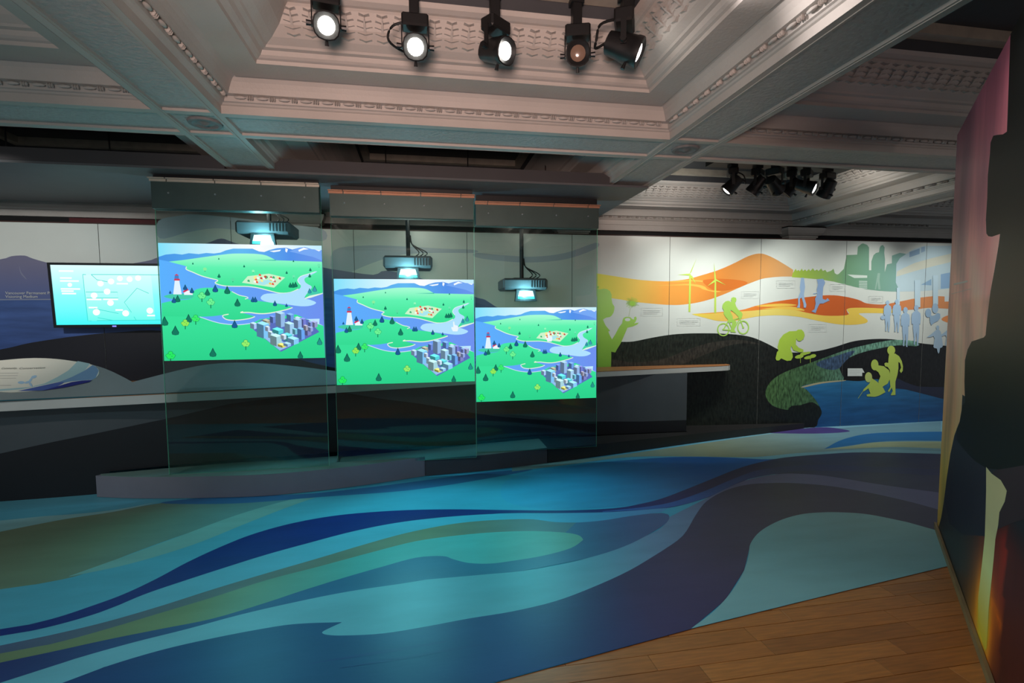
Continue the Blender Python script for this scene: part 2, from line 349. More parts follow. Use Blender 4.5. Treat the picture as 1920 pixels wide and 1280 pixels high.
# big leaf
fadd(spline(c8, 4)+spline([(1240, 962), (1254, 966), (1250, 980), (1220, 1000), (1170, 1025), (1100, 1047), (1000, 1067), (960, 1073)], 4)+spline(c11, 4)[::-1][26:], S(60, 104, 150), [(-2, S(44, 50, 110)), (-.6, S(56, 108, 150)), (.4, S(52, 124, 160)), (1.5, S(82, 100, 150))])
c9 = ex([(0, 1226), (100, 1207), (200, 1180), (300, 1150), (400, 1120), (500, 1088), (600, 1062), (700, 1035), (780, 1015), (860, 1004), (930, 998), (1000, 996), (1060, 999), (1085, 1004), (1093, 1011)])
c10 = ex([(0, 1243), (100, 1222), (200, 1200), (300, 1180), (400, 1160), (500, 1130), (560, 1110), (640, 1085), (720, 1062), (780, 1046), (830, 1043), (850, 1049), (880, 1056), (920, 1057), (960, 1052), (1020, 1042), (1070, 1028), (1093, 1013)])
fadd(band(c8[:-3], c9[:-2]), S(110, 122, 128), [(-2.4, S(72, 78, 124)), (-1.2, S(100, 118, 124)), (0, S(126, 142, 112)), (1.0, S(96, 122, 140))])
fadd(spline(c9, 4)+spline(c10, 4)[::-1], S(120, 160, 130), [(-2.4, S(126, 128, 92)), (-1.2, S(122, 146, 108)), (-.4, S(88, 176, 172)), (.3, S(92, 190, 190)), (1.1, S(120, 172, 156))])
# dark lower area and the purple channel
fadd(spline(ex([(120, 1280), (200, 1250), (300, 1220), (400, 1197), (500, 1178), (560, 1170), (640, 1167)]), 4)+spline([(640, 1168), (620, 1177), (604, 1186), (615, 1191), (650, 1192), (720, 1188), (800, 1175), (880, 1160), (960, 1147), (1040, 1128), (1110, 1102), (1180, 1070), (1240, 1034)], 4)+spline(c6, 4)+[(1764, 1000)]+[(1700, 985), (1630, 966), (1540, 961), (1470, 974), (1425, 997), (1407, 1020), (1395, 1070), (1360, 1125), (1295, 1180), (925, 1280), (700, 1345), (200, 1500), (-200, 1560)],
     PURP, [(-2.2, S(34, 44, 104)), (-.7, S(36, 84, 132)), (.4, S(44, 76, 136)), (1.1, S(62, 58, 104)), (3, S(66, 64, 96))])
fadd([(1700, 979), (1757, 995)]+[(1776, 1062), (1540, 1119), (1300, 1178)]+spline([(1297, 1178), (1340, 1145), (1375, 1105), (1395, 1070), (1404, 1040), (1407, 1020), (1425, 997), (1460, 977), (1500, 965), (1540, 961), (1580, 961), (1630, 965), (1700, 979)], 5), S(136, 186, 196))
# faint streaks in the dark area
for q in range(16):
    x0 = random.uniform(560, 760); x1 = x0+random.uniform(180, 330); yb = 1195+random.uniform(0, 60); y1_ = yb-.17*(x1-x0)
    if max(yb-1280+(x0-925)*.272, y1_-1280+(x1-925)*.272) > -16 or y1_ < 1196-.0*(x1): continue
    fadd([(x0, yb), ((x0+x1)/2, (yb+y1_)/2-2), (x1, y1_), (x1, y1_+3), ((x0+x1)/2, (yb+y1_)/2+4)], S(44, 76, 134))
mb = MB(); FP.emit(mb, lambda u, v, h: (u, v, .0015+h), .00008, (-4.95, 8.0))
tag(mb.build('floor_graphic', floor_vinyl, fix=False), 'wavy blue, navy and olive swirl vinyl graphic covering the exhibition floor', 'floor graphic')

# ================================================================== BACK MURAL WALL
YW = 6.0
wall = MB(); wall.box(-5.2, 8.6, YW+.03, YW+.10, 0, 2.47)
wb = wall.build('wall_back', black_wall); tag(wb, kind='structure')
MP = Print()
def W(pts): return [(p[0], p[2]) for p in (ony(x, y, YW) for x, y in pts)]
def cr(ox, oy, sc): return lambda pts: [(ox+a/sc, oy+b/sc) for a, b in pts]
k6, k5, k66, kl, kp, kg, kb = cr(1100, 400, 2.743), cr(1100, 420, 4.572), cr(1440, 420, 4.572), cr(1560, 640, 8), cr(1620, 440, 5.333), cr(1120, 520, 7.114), cr(1280, 480, 8.535)
def m(poly, col, mi=0, stops=None, ax=0): MP.add(W(poly), col, mi, stops, ax)
def ms(pts, w, col):
    for q in stroke(pts, w): m(q, col)
# left landscape; first, reflections in the glass painted in as pale bands
for reflection_arc in ([(297, 414), (340, 404), (367, 402), (450, 409), (530, 420), (604, 429), (604, 452), (520, 440), (450, 432), (400, 428), (350, 436), (300, 447)],
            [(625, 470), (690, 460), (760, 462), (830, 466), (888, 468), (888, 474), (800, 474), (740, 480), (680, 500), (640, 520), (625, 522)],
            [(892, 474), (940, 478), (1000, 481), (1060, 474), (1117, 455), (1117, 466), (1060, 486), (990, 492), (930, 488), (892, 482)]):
    m(spline(reflection_arc, 4, True), S(178, 186, 194))
mt = [(-260, 500), (-160, 470), (-80, 492), (0, 486), (22, 480), (46, 479), (60, 484), (88, 492), (130, 500), (180, 503), (271, 490), (297, 482), (340, 470), (390, 455), (415, 447), (440, 455), (520, 480), (600, 500), (640, 507), (700, 515), (725, 507), (790, 522), (860, 545), (895, 558), (910, 562), (940, 580), (1000, 600), (1119, 612)]
m(spline(mt, 3)+[(1119, 680), (-260, 700)], S(96, 102, 142), 0, [(1.55, S(70, 92, 146)), (1.80, S(92, 104, 150)), (2.1, S(118, 116, 142))], 1)
m([(-260, 563), (400, 559.5), (860, 558), (930, 578), (1020, 610), (1119, 640), (1119, 690), (-260, 700)], S(64, 88, 142), 2, [(1.0, S(48, 72, 128)), (1.7, S(66, 92, 148))], 1)
m([(-260, 562), (400, 558.5), (400, 560.5), (-260, 564)], S(132, 140, 160))
m(spline([(36, 498), (40, 510), (50, 523), (45, 520), (38, 511)], 3, True), S(130, 134, 158))
m(spline([(-260, 700), (-120, 672), (0, 655), (60, 642), (150, 629), (230, 622), (305, 620), (450, 640), (620, 688), (800, 700), (1000, 670), (1119, 654)], 4)+[(1140, 830), (-260, 980)], S(26, 26, 34))
# right landscape
OR = [(2.12, S(228, 224, 96)), (2.55, S(236, 200, 92)), (3.0, S(238, 162, 72)), (3.7, S(216, 132, 56)), (4.3, S(206, 142, 78)), (5.1, S(214, 168, 118))]
m(spline(k6([(50, 308), (140, 322), (260, 340), (370, 348), (440, 347), (520, 337), (600, 315), (680, 290), (760, 255), (830, 220), (885, 206), (930, 215), (990, 245), (1062, 290)]), 4)+spline(k6([(1060, 325), (1000, 325), (940, 330), (890, 340), (800, 375), (720, 410), (640, 440), (560, 460), (480, 470), (420, 470), (350, 465), (250, 455), (170, 442), (50, 425)]), 4), S(230, 150, 60), 0, OR)
for q in ([(650, 493), (760, 487), (880, 480), (960, 482), (1060, 490), (1180, 486), (1060, 500), (960, 492), (880, 490), (760, 496)], [(560, 525), (760, 518), (870, 512), (960, 520), (1010, 535), (1050, 565), (1150, 575), (1100, 582), (1000, 560), (960, 540), (860, 524), (760, 526)]):
    m(spline(k5(q), 4, True), S(236, 178, 82))
m(spline(k5([(1000, 480), (1200, 470), (1380, 500), (1250, 560), (1120, 570), (1050, 545)]), 4, True), S(206, 112, 44))
GR = [(4.7, S(176, 198, 66)), (5.25, S(146, 178, 84)), (5.6, S(110, 152, 116)), (6.3, S(126, 166, 152)), (6.9, S(140, 178, 184))]
tl = [(205, 455), (210, 425), (225, 400), (238, 382), (246, 402), (262, 392), (272, 405), (290, 380), (300, 402), (318, 388), (330, 404), (350, 385), (362, 402), (385, 378), (400, 400), (420, 388), (432, 402), (456, 380), (470, 402), (490, 392), (505, 412), (540, 400), (562, 382), (572, 420), (590, 432), (605, 428), (650, 383), (675, 265), (764, 262), (770, 195), (800, 170), (815, 165), (850, 178), (866, 200), (866, 395), (885, 395), (886, 320), (905, 265), (925, 248), (952, 240), (956, 205), (966, 186), (985, 178), (1000, 200), (996, 245), (1003, 300), (1000, 412), (1020, 345), (1062, 335), (1062, 270), (1130, 246), (1190, 256), (1150, 330), (1120, 580), (1050, 578), (950, 572), (850, 560), (750, 540), (650, 515), (560, 492), (460, 476), (330, 464)]
m(k66(tl), S(110, 150, 110), 0, GR)
m(k66([(680, 432), (850, 440), (850, 460), (740, 462)]), S(205, 215, 205))
for yy in range(5): m(k66([(780, 486+yy*14), (850, 488+yy*14), (850, 496+yy*14), (780, 494+yy*14)]), S(190, 205, 195))
m(k66([(940, 420), (960, 420), (955, 480), (965, 560), (945, 560), (940, 490), (925, 560), (915, 560)]), S(150, 180, 165))
m(k66([(1100, 340), (1130, 292), (1250, 212), (1340, 186), (1585, 186), (1580, 552), (1490, 560), (1300, 576), (1130, 578), (1095, 500)]), S(186, 206, 214))
m(k66([(1105, 405), (1250, 335), (1400, 292), (1580, 250), (1580, 322), (1400, 365), (1250, 405), (1100, 450)]), S(208, 208, 192))
m(k66([(1212, 240), (1300, 208), (1300, 255), (1212, 285)]), S(134, 162, 188)); m(k66([(1312, 200), (1345, 192), (1345, 232), (1312, 246)]), S(150, 175, 198))
m(k66([(1480, 430), (1580, 410), (1580, 545), (1480, 555)]), S(140, 172, 204)); m(k66([(1310, 520), (1400, 470), (1400, 525)]), S(140, 172, 200))
lo = [(540, 517), (640, 510), (790, 497), (870, 475), (960, 455), (1060, 440), (1150, 428), (1250, 420), (1330, 428), (1400, 445), (1440, 462), (1520, 468), (1600, 455), (1700, 435), (1800, 425), (1890, 432)]
m(spline(k6(lo), 4)+spline(k6([(1890, 492), (1820, 488), (1760, 485), (1700, 492), (1640, 497), (1590, 500), (1440, 487), (1345, 490), (1340, 505), (1345, 520), (1290, 528), (1200, 524), (1140, 515), (1060, 497), (960, 493), (850, 510), (770, 530)]), 4), S(214, 112, 44), 0, [(3.3, S(240, 180, 70)), (4.0, S(232, 140, 58)), (4.8, S(214, 100, 38)), (5.8, S(196, 92, 40)), (6.8, S(214, 140, 90))])
m(spline(k6([(540, 517), (620, 517), (720, 508), (850, 500), (960, 490), (1060, 495), (1140, 512), (1220, 525), (1320, 525), (1350, 515), (1338, 495), (1360, 486), (1440, 485), (1540, 490), (1620, 500), (1560, 512), (1440, 512), (1400, 515), (1420, 530), (1445, 550), (1430, 565), (1360, 573), (1280, 568), (1180, 550), (1100, 533), (1000, 524), (900, 527), (820, 540), (760, 553), (680, 553), (620, 540)]), 3, True), S(236, 204, 86), 0, [(3.3, S(232, 214, 80)), (3.9, S(232, 186, 92)), (4.4, S(228, 208, 110)), (5.4, S(234, 198, 84))])
for a in ([(870, 475), (1000, 463), (1080, 472), (960, 480)], [(900, 490), (1050, 478), (1120, 500), (980, 490)]): m(spline(k6(a), 4, True), S(240, 196, 84))
m(spline(kp([(775, 850), (800, 820), (860, 800), (880, 800), (880, 890), (840, 880)]), 3, True), S(226, 142, 84))
m(kp([(805, 615), (880, 608), (880, 665), (805, 668)]), S(206, 214, 216))
# dark hill, forest, lake
hill = [(50, 668), (130, 658), (180, 660), (240, 658), (330, 640), (420, 625), (500, 618), (600, 616), (700, 618), (790, 625), (860, 640), (930, 670), (1000, 705), (1070, 715), (1140, 712), (1200, 705), (1280, 685), (1360, 660), (1440, 648), (1540, 645), (1640, 655), (1740, 670), (1890, 684)]
m(spline(k6(hill), 4)+[(1800, 830), (1100, 870)], S(30, 31, 30), 1, [(2.1, S(36, 43, 34)), (4.4, S(28, 30, 27)), (5.2, S(19, 19, 21))])
m(spline(k6([(130, 750), (220, 765), (330, 760), (420, 740), (520, 700), (620, 668), (700, 655), (780, 650), (860, 662), (945, 692), (900, 676), (800, 668), (720, 682), (640, 712), (560, 747), (480, 778), (300, 800), (130, 790)]), 3, True), S(50, 47, 41), 1)
m(spline(k6([(1700, 660), (1620, 650), (1540, 655), (1440, 675), (1340, 700), (1240, 735), (1130, 775), (1020, 815), (950, 860), (920, 915), (930, 960), (970, 995), (1060, 1012), (1180, 1000), (1200, 960), (1160, 920), (1120, 890), (1200, 868), (1320, 860), (1300, 800), (1320, 760), (1400, 720), (1500, 695), (1600, 678), (1700, 682)]), 3, True), S(78, 112, 74), 1, [(4.4, S(76, 108, 62)), (5.2, S(70, 104, 72)), (5.9, S(104, 148, 128))])
m(spline(k6([(1180, 770), (1290, 730), (1380, 705), (1330, 760), (1290, 800), (1230, 800)]), 3, True), S(62, 84, 112), 1)
m(spline(k6([(1108, 888), (1200, 868), (1310, 858), (1400, 862), (1490, 852), (1620, 870), (1760, 905), (1900, 960), (1890, 1100), (1200, 1105), (1188, 1060), (1208, 1020), (1178, 960), (1130, 905)]), 3, True), S(40, 92, 140), 2, [(.1, S(34, 84, 136)), (.55, S(42, 112, 160)), (.85, S(72, 146, 182))], 1)
m(spline(k6([(1108, 890), (1200, 867), (1320, 857), (1320, 862), (1210, 874), (1120, 894)]), 3, True), S(186, 176, 140))
m(spline(k6([(1590, 848), (1640, 868), (1700, 888), (1760, 892), (1890, 900), (1890, 962), (1760, 935), (1640, 905), (1570, 895)]), 3, True), S(38, 44, 66))
m(spline(k6([(1040, 1000), (1100, 985), (1160, 970), (1200, 1000), (1208, 1030), (1190, 1062), (1170, 1100), (1040, 1100)]), 3, True), S(24, 28, 24), 1)
# silhouettes
GRN = S(166, 206, 92)
GV = [(.9, S(124, 170, 62)), (1.3, S(158, 200, 82)), (1.75, S(176, 214, 116))]
m(kg([(0, 150), (30, 160), (80, 150), (130, 155), (170, 185), (190, 230), (190, 290), (200, 345), (228, 390), (225, 430), (215, 470), (190, 510), (165, 528), (120, 535), (75, 560), (90, 600), (110, 640), (150, 690), (170, 710), (145, 720), (165, 770), (195, 825), (240, 755), (290, 660), (330, 610), (335, 575), (345, 545), (370, 528), (400, 524), (440, 530), (465, 555), (490, 560), (490, 530), (515, 520), (525, 550), (510, 590), (490, 612), (555, 600), (530, 628), (470, 655), (400, 670), (385, 710), (350, 790), (310, 880), (260, 960), (240, 1000), (185, 990), (185, 1080), (180, 1240), (0, 1254)]), GRN, 0, GV, 1)
m(kg(ell(403, 562, 36, 22)), S(216, 220, 212))
m(kg(ell(8, 130, 14, 16)), GRN)
ms(kg([(418, 522), (430, 460), (440, 400)]), .7, S(170, 186, 130))
for a in range(30):
    t = a/30*2*math.pi; r = random.uniform(60, 105)
    ms(kg([(465, 345), (465+r*math.cos(t), 340+r*.8*math.sin(t))]), .7, S(160, 204, 84))
m(kg(ell(465, 350, 34, 30)), S(160, 204, 84))
for p in ([(872, 752), (888, 752), (893, 430), (879, 430)], [(878, 432), (896, 412), (942, 293)], [(884, 424), (886, 441), (778, 435)], [(884, 445), (902, 440), (934, 512)],
          [(1092, 762), (1110, 762), (1108, 480), (1096, 480)], [(1094, 482), (1109, 478), (1091, 333)], [(1098, 474), (1106, 491), (1033, 532)], [(1100, 482), (1108, 471), (1194, 524)]): m(k5(p), S(186, 212, 88))
for cx, cy, rx, ry in ((648, 1175, 100, 106), (964, 1140, 96, 112)):
    ring = ell(cx, cy, rx, ry, 28); inn = ell(cx, cy, rx-19, ry-19, 28)
    for i in range(28): m(kb([ring[i], ring[(i+1) % 28], inn[(i+1) % 28], inn[i]]), GRN)
    m(kb(ell(cx, cy, 16, 16, 10)), GRN)
for a, b in (((648, 1175), (730, 1030)), ((730, 1030), (800, 1190)), ((648, 1175), (800, 1190)), ((740, 1040), (900, 990)), ((800, 1190), (905, 1010)), ((895, 960), (964, 1140)), ((870, 950), (950, 930))): ms(kb([a, b]), 2.0, GRN)
m(kb([(770, 700), (775, 670), (810, 655), (850, 668), (856, 700), (845, 735), (835, 745), (850, 800), (880, 850), (940, 900), (955, 930), (940, 990), (900, 1000), (880, 960), (830, 910), (765, 860), (760, 890), (795, 960), (800, 1010), (860, 1050), (842, 1100), (822, 1180), (852, 1222), (762, 1215), (768, 1160), (780, 1120), (788, 1060), (730, 1062), (718, 1010), (680, 970), (650, 920), (655, 870), (630, 830), (632, 785), (650, 752), (680, 725), (720, 715), (745, 718), (765, 735), (778, 728)]), GRN)
m(k66([(70, 1168), (62, 1150), (75, 1095), (86, 1085), (80, 1050), (95, 990), (130, 945), (180, 918), (240, 915), (255, 903), (285, 903), (305, 925), (312, 950), (300, 985), (275, 1003), (252, 1000), (240, 980), (235, 1030), (260, 1058), (300, 1075), (300, 1095), (270, 1098), (215, 1080), (196, 1042), (190, 1070), (207, 1110), (210, 1140), (195, 1168), (160, 1172), (110, 1150), (92, 1168)]), S(176, 206, 72))
for a in ((265, 1135, 38, 16), (305, 1110, 34, 14), (345, 1142, 40, 14), (382, 1130, 28, 16), (335, 1104, 30, 10)): m(k66(ell(*a, 12, -.2)), S(172, 200, 74))
for a in (275, 360): ms(k66([(a, 1135), (a, 1190)]), 1.0, S(150, 178, 70))
KID = S(188, 208, 92)
m(kl(ell(882, 132, 60, 70)), KID)
m(kl([(850, 190), (940, 180), (1000, 220), (1040, 290), (1058, 370), (1054, 440), (1030, 472), (1008, 440), (1030, 390), (1012, 320), (990, 305), (990, 400), (975, 500), (945, 600), (945, 800), (880, 805), (880, 790), (905, 740), (890, 690), (850, 757), (832, 740), (870, 680), (858, 560), (862, 430), (830, 382), (790, 370), (778, 330), (800, 315), (838, 320), (840, 260)]), KID)
m(kl(ell(635, 350, 56, 82)), KID)
m(kl([(680, 355), (770, 370), (850, 430), (872, 540), (830, 630), (780, 660), (720, 700), (690, 600), (720, 520), (690, 460), (650, 430)]), KID)
m(kl(ell(542, 535, 54, 76)), S(196, 208, 118))
m(kl([(585, 545), (640, 580), (720, 640), (765, 700), (795, 760), (700, 810), (640, 828), (520, 822), (512, 795), (570, 780), (540, 700), (480, 742), (455, 748), (468, 715), (550, 635), (570, 600)]), KID)
ms(kl([(458, 745), (385, 852)]), .7, KID)
RUN = S(158, 184, 216)
m(k66([(280, 460), (305, 460), (315, 540), (305, 600), (310, 640), (326, 690), (322, 716), (304, 716), (300, 680), (285, 630), (270, 640), (272, 690), (270, 716), (244, 716), (255, 690), (255, 630), (275, 580), (270, 540)]), RUN)
m(k66([(415, 472), (470, 468), (487, 500), (470, 540), (465, 610), (465, 640), (490, 650), (508, 634), (526, 655), (500, 665), (470, 680), (440, 682), (420, 720), (405, 762), (368, 747), (395, 730), (405, 680), (400, 640), (420, 600), (415, 560), (425, 520)]), S(140, 166, 204))
ms(k66([(385, 597), (425, 590)]), 1.5, RUN)
for px0, y0, y1, w in ((1113, 545, 690, 26), (1278, 480, 712, 48), (1432, 440, 690, 44)): m(k66([(px0-w/2, y0), (px0+w/2, y0), (px0+w/2, y1), (px0-w/2, y1)]), S(190, 212, 224))
def walker(x, y0, y1, w, col, skirt=False):
    H = y1-y0; hd = H*.075
    m(kp(ell(x, y0+hd, hd*.75, hd, 14)), col)
    body = [(-.12, .14), (.12, .14), (.40, .20), (.46, .30), (.40, .48), (.30, .46), (.30, .62), (.26, .80), (.18, .97), (.22, 1.0), (.06, 1.0), (.04, .80), (0, .66), (-.06, .8), (-.14, .95), (-.1, .98), (-.26, .98), (-.24, .8), (-.32, .6), (-.34, .46), (-.46, .48), (-.48, .30), (-.40, .20)]
    if skirt: body = [(-.1, .14), (.1, .14), (.36, .22), (.5, .42), (.62, .72), (.5, .78), (.28, .8), (.2, .95), (.1, 1.0), (-.02, .94), (-.1, .82), (-.4, .8), (-.52, .76), (-.36, .46), (-.5, .38), (-.9, .42), (-1.3, .42), (-.8, .32), (-.34, .2)]
    m(kp([(x+a*w, y0+b*H) for a, b in body]), col)
WK = S(164, 190, 214)
walker(232, 655, 968, 84, WK); m(kp(ell(184, 826, 22, 22)), WK)
walker(325, 645, 975, 92, WK); walker(410, 722, 1120, 96, S(160, 186, 212)); walker(518, 702, 1106, 100, S(160, 186, 212)); walker(732, 905, 1188, 84, S(166, 190, 210), True); walker(850, 905, 1165, 84, S(166, 190, 210), True)
m(kp(ell(638, 782, 30, 44)), S(150, 178, 204)); m(kp(ell(707, 735, 31, 50)), S(160, 186, 210))
m(kp([(650, 800), (680, 810), (700, 805), (730, 780), (756, 790), (758, 830), (735, 860), (695, 880), (668, 905), (655, 870)]), S(150, 178, 204))
# caption boxes
def caption(x0, y0, x1, y1, solid=False):
    a = k6([(x0, y0), (x1, y0), (x1, y1), (x0, y1)])
    if solid: m(a, S(222, 226, 220)); m([a[1], (a[1][0]+4.5, a[1][1]+8), (a[1][0], a[1][1]+8)], S(222, 226, 220))
    else:
        for i in range(4): ms([a[i], a[(i+1) % 4]], .4, S(196, 199, 196))
    for i in range(3):
        f = .3+.2*i; yy = a[0][1]+(a[3][1]-a[0][1])*f; xa = a[0][0]+4; xb = a[1][0]-(4 if i < 2 else 10)
        ms([(xa, yy), (xb, yy+.4)], .6, S(194, 197, 195))
for c in ((280, 485, 390, 525), (465, 537, 583, 575), (795, 400, 883, 435), (975, 345, 1070, 382), (1250, 363, 1327, 398), (1450, 424, 1522, 456), (1140, 567, 1230, 606)): caption(*c)
caption(1339, 796, 1414, 836, True)
seams = [1.81+1.267*k for k in range(-6, 6)]
wp = Print(); 
for i in range(len(seams)-1):
    a, b = seams[i]+.0015, seams[i+1]-.0015
    if a > 8.0: break
    pm = MB(); pm.box(a, b, YW, YW+.03, .0, 2.50, 4, bev=.0012); pm.face([(a+.0012, YW-.00003, .001), (b-.0012, YW-.00003, .001), (b-.0012, YW-.00003, 2.499), (a+.0012, YW-.00003, 2.499)], 3)
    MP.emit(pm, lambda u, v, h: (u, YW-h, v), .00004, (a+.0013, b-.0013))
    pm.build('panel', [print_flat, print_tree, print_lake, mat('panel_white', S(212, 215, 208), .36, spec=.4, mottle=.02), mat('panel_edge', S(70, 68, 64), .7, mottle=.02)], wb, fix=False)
p1 = ony(11, 549.6, YW); text('lettering', 'Vancouver Permanent Park', .040, (p1[0], YW-.006, p1[2]-.01), (1, 0, 0), (0, 0, 1), white_ink, wb)
p1 = ony(11, 556.4, YW); text('lettering', 'Visioning Medium', .040, (p1[0], YW-.006, p1[2]-.01), (1, 0, 0), (0, 0, 1), white_ink, wb)
mb = MB(); mb.box(-5.2, 8.6, YW, YW+.1, 2.5005, 2.512); tag(mb.build('trim_1', mat('wall_cap_brown', S(60, 32, 24), .5, mottle=.1)), kind='structure')

# ================================================================== FAR BUILDING WALL
mb = MB(); mb.box(-5.2, 8.8, 6.42, 6.55, 0, 3.3); tag(mb.build('wall_far', black_wall), kind='structure')
mb = MB(); mb.box(-3.75, -2.0, 6.40, 6.42, 2.5, 2.625); tag(mb.build('trim_2', maroon), kind='structure')
def capital(x0, x1):
    c = MB(); prof = [(.0, 2.50), (.0, 2.575), (.015, 2.58), (.015, 2.60), (.04, 2.61), (.06, 2.635), (.075, 2.67), (.08, 2.705), (.08, 2.72)]
    for (o0, z0), (o1, z1) in zip(prof, prof[1:]):
        for f in range(3):
            Y = 6.30
            q0 = [(x0-o0, 6.42), (x0-o0, Y-o0), (x1+o0, Y-o0), (x1+o0, 6.42)]; q1 = [(x0-o1, 6.42), (x0-o1, Y-o1), (x1+o1, Y-o1), (x1+o1, 6.42)]
            c.face([(*q0[f], z0), (*q0[f+1], z0), (*q1[f+1], z1), (*q1[f], z1)])
    c.box(x0-.08, x1+.08, 6.22, 6.42, 2.70, 2.7195)
    return c.build('pilaster_capital', plaster)
for i, (a, b) in enumerate(((-1.50, -1.15), (1.72, 2.12), (4.98, 5.40))):
    o = capital(a, b); o.name = 'trim_%d' % (3+i); tag(o, kind='structure')

# ================================================================== CEILING
ceil = empty('ceiling', (0, 0, 0)); tag(ceil, kind='structure')
ZC = 2.72
XB = [(-4.75, -4.40), (-1.51, -1.14), (1.71, 2.13), (5.11, 5.53), (8.4, 8.8)]
YB = [(.15, .55), (3.36, 3.78)]
mb = MB(); mb.box(-5.2, 8.8, -3, 6.6, 3.27, 3.35); mb.build('slab', ceil_dark, ceil)
def beam(x0, x1, y0, y1, along):
    b = MB(); f = .055
    b.box(x0, x1, y0, y1, ZC+.016, 3.27, 0)
    if along == 'y':
        for a, c in ((x0, x0+f), (x1-f, x1)): b.box(a, c, y0, y1, ZC, ZC+.016, 1); b.box(a+.012 if a > x0 else a+f-.018, a+.018-.0 if a > x0 else a+f-.012, y0, y1, ZC-.004, ZC, 1)
    else:
        for a, c in ((y0, y0+f), (y1-f, y1)): b.box(x0, x1, a, c, ZC, ZC+.016, 1)
    return b.build('beam', [relief, plaster], ceil, fix=False)
for x0, x1 in XB: beam(x0, x1, .15, 6.42, 'y')
for i in range(4):
    for y0, y1 in YB: beam(XB[i][1], XB[i+1][0], y0, y1, 'x')
# crossings: small framed square with rosette
ros = MB(); ros.raw([(math.cos(a)*.1*r, math.sin(a)*.1*r, z) for r, z in ((1, 0), (.95, -.012), (.75, -.014), (.6, -.004), (.3, -.006), (.15, -.018), (.01, -.02)) for a in (k*2*math.pi/20 for k in range(20))],
            [(i*20+k, i*20+(k+1) % 20, i*20+20+(k+1) % 20, i*20+20+k) for i in range(6) for k in range(20)])
rosm = mat('rosette_plaster', S(120, 118, 118), .7, mottle=.15, mscale=30)
ro = ros.build('rosette', rosm, ceil, smooth=True); first = True
for x0, x1 in XB[1:4]:
    for y0, y1 in YB[1:]:
        M = Matrix.Translation(((x0+x1)/2+.02, (y0+y1)/2, ZC+.015))
        if first: ro.matrix_local = M; first = False
        else: inst(ro, 'rosette', ceil, M)
        cb = MB()
        for a, c in ((y0, y0+.05), (y1-.05, y1)): cb.box(x0+.055, x1-.055, a, c, ZC+.001, ZC+.016)
        cb.build('crossing_fillet', plaster, ceil)
PROF = [(.002, ZC-.001), (.002, ZC+.045), (.012, ZC+.05), (.018, ZC+.058), (.03, ZC+.062), (.036, ZC+.090), (.066, ZC+.094), (.070, ZC+.105), (.078, ZC+.125), (.092, ZC+.150), (.108, ZC+.168), (.122, ZC+.175), (.128, ZC+.165), (.20, ZC+.168), (.285, ZC+.172), (.29, ZC+.19), (.305, ZC+.195), (.318, ZC+.205), (.33, ZC+.225), (.352, ZC+.23), (.36, ZC+.24), (.40, ZC+.262), (.45, ZC+.305), (.495, ZC+.375), (.505, ZC+.385), (.52, ZC+.388), (.545, ZC+.40), (.56, ZC+.42)]
coffers = []
def coffer(x0, x1, y0, y1, frame=True):
    c = MB(); n = len(PROF)
    def ring(t, z): return [(x0+t, y0+t, z), (x1-t, y0+t, z), (x1-t, y1-t, z), (x0+t, y1-t, z)]
    rings = [ring(t, z) for t, z in PROF]
    V = [p for r in rings for p in r]; Fc = [(i*4+k, i*4+(k+1) % 4, i*4+4+(k+1) % 4, i*4+4+k) for i in range(n-1) for k in range(4)]
    c.raw(V, Fc); o = c.build('coffer_molding', plaster, ceil, fix=False)
    if frame:
        r_ = MB(); q0, q1 = ring(.5601, ZC+.42), ring(.5601, 3.27)
        for k in range(4): r_.face([q0[k], q0[(k+1) % 4], q1[(k+1) % 4], q1[k]])
        r_.build('coffer_riser', ceil_dark, ceil, fix=False)
        f = MB(); a, w = .565, .07
        X0, X1, Y0, Y1 = x0+a, x1-a, y0+a, y1-a
        for q in ((X0, X1, Y0, Y0+w), (X0, X1, Y1-w, Y1), (X0, X0+w, Y0+w, Y1-w), (X1-w, X1, Y0+w, Y1-w)):
            f.box(*q, 3.205, 3.27)
        f.build('light_trough_frame', frame_cream, ceil, fix=False)
    coffers.append((x0, x1, y0, y1))
for i in range(3): coffer(XB[i][1], XB[i+1][0], YB[0][1], YB[1][0])
for i in range(4): coffer(XB[i][1], XB[i+1][0], YB[1][1], 6.40)
mb = MB(); mb.box(-5.2, 8.8, 6.36, 6.42, 2.628, ZC-.001); mb.box(-5.2, 8.8, 6.345, 6.36, 2.70, ZC-.001); mb.build('wall_cornice', plaster, ceil, fix=False)
# egg and dart motif and acanthus leaves, every piece its own part
eg = MB()
def blob(mb, cx, rx, ry, rz, n=8, mi=0):
    V = []
    for i in range(5):
        th = -math.pi/2+i*math.pi/4
        for k in range(n): ph = k*2*math.pi/n; V.append((cx+rx*math.sin(th), ry*math.cos(th)*math.cos(ph), rz*math.cos(th)*math.sin(ph)))
    mb.raw(V, [(i*n+k, i*n+(k+1) % n, i*n+n+(k+1) % n, i*n+n+k) for i in range(4) for k in range(n)], mi)
blob(eg, -.020, .034, .012, .010)
for q in (.024, .036, .048): blob(eg, q, .0052, .013, .014, 6)
egg = eg.build('egg_and_dart', plaster, ceil, smooth=True, fix=False); egg_first = True
lf = MB()
for s in (-1, 1):
    for a in range(5):
        t = a/4; z0 = -.068+.03*a; w_ = .016+.028*math.sin(math.pi*(.25+.6*t))
        q = [(0, -.002, z0), (s*w_, -.006, z0+.012), (s*w_*.9, -.022, z0+.030), (0, -.026, z0+.022)]
        lf.raw(q, [(0, 1, 2), (0, 2, 3)] if s > 0 else [(0, 2, 1), (0, 3, 2)])
lf.raw([(-.008, -.006, -.072), (.008, -.006, -.072), (.006, -.030, .03), (-.006, -.030, .03), (0, -.036, .078)], [(0, 1, 2, 3), (3, 2, 4)])
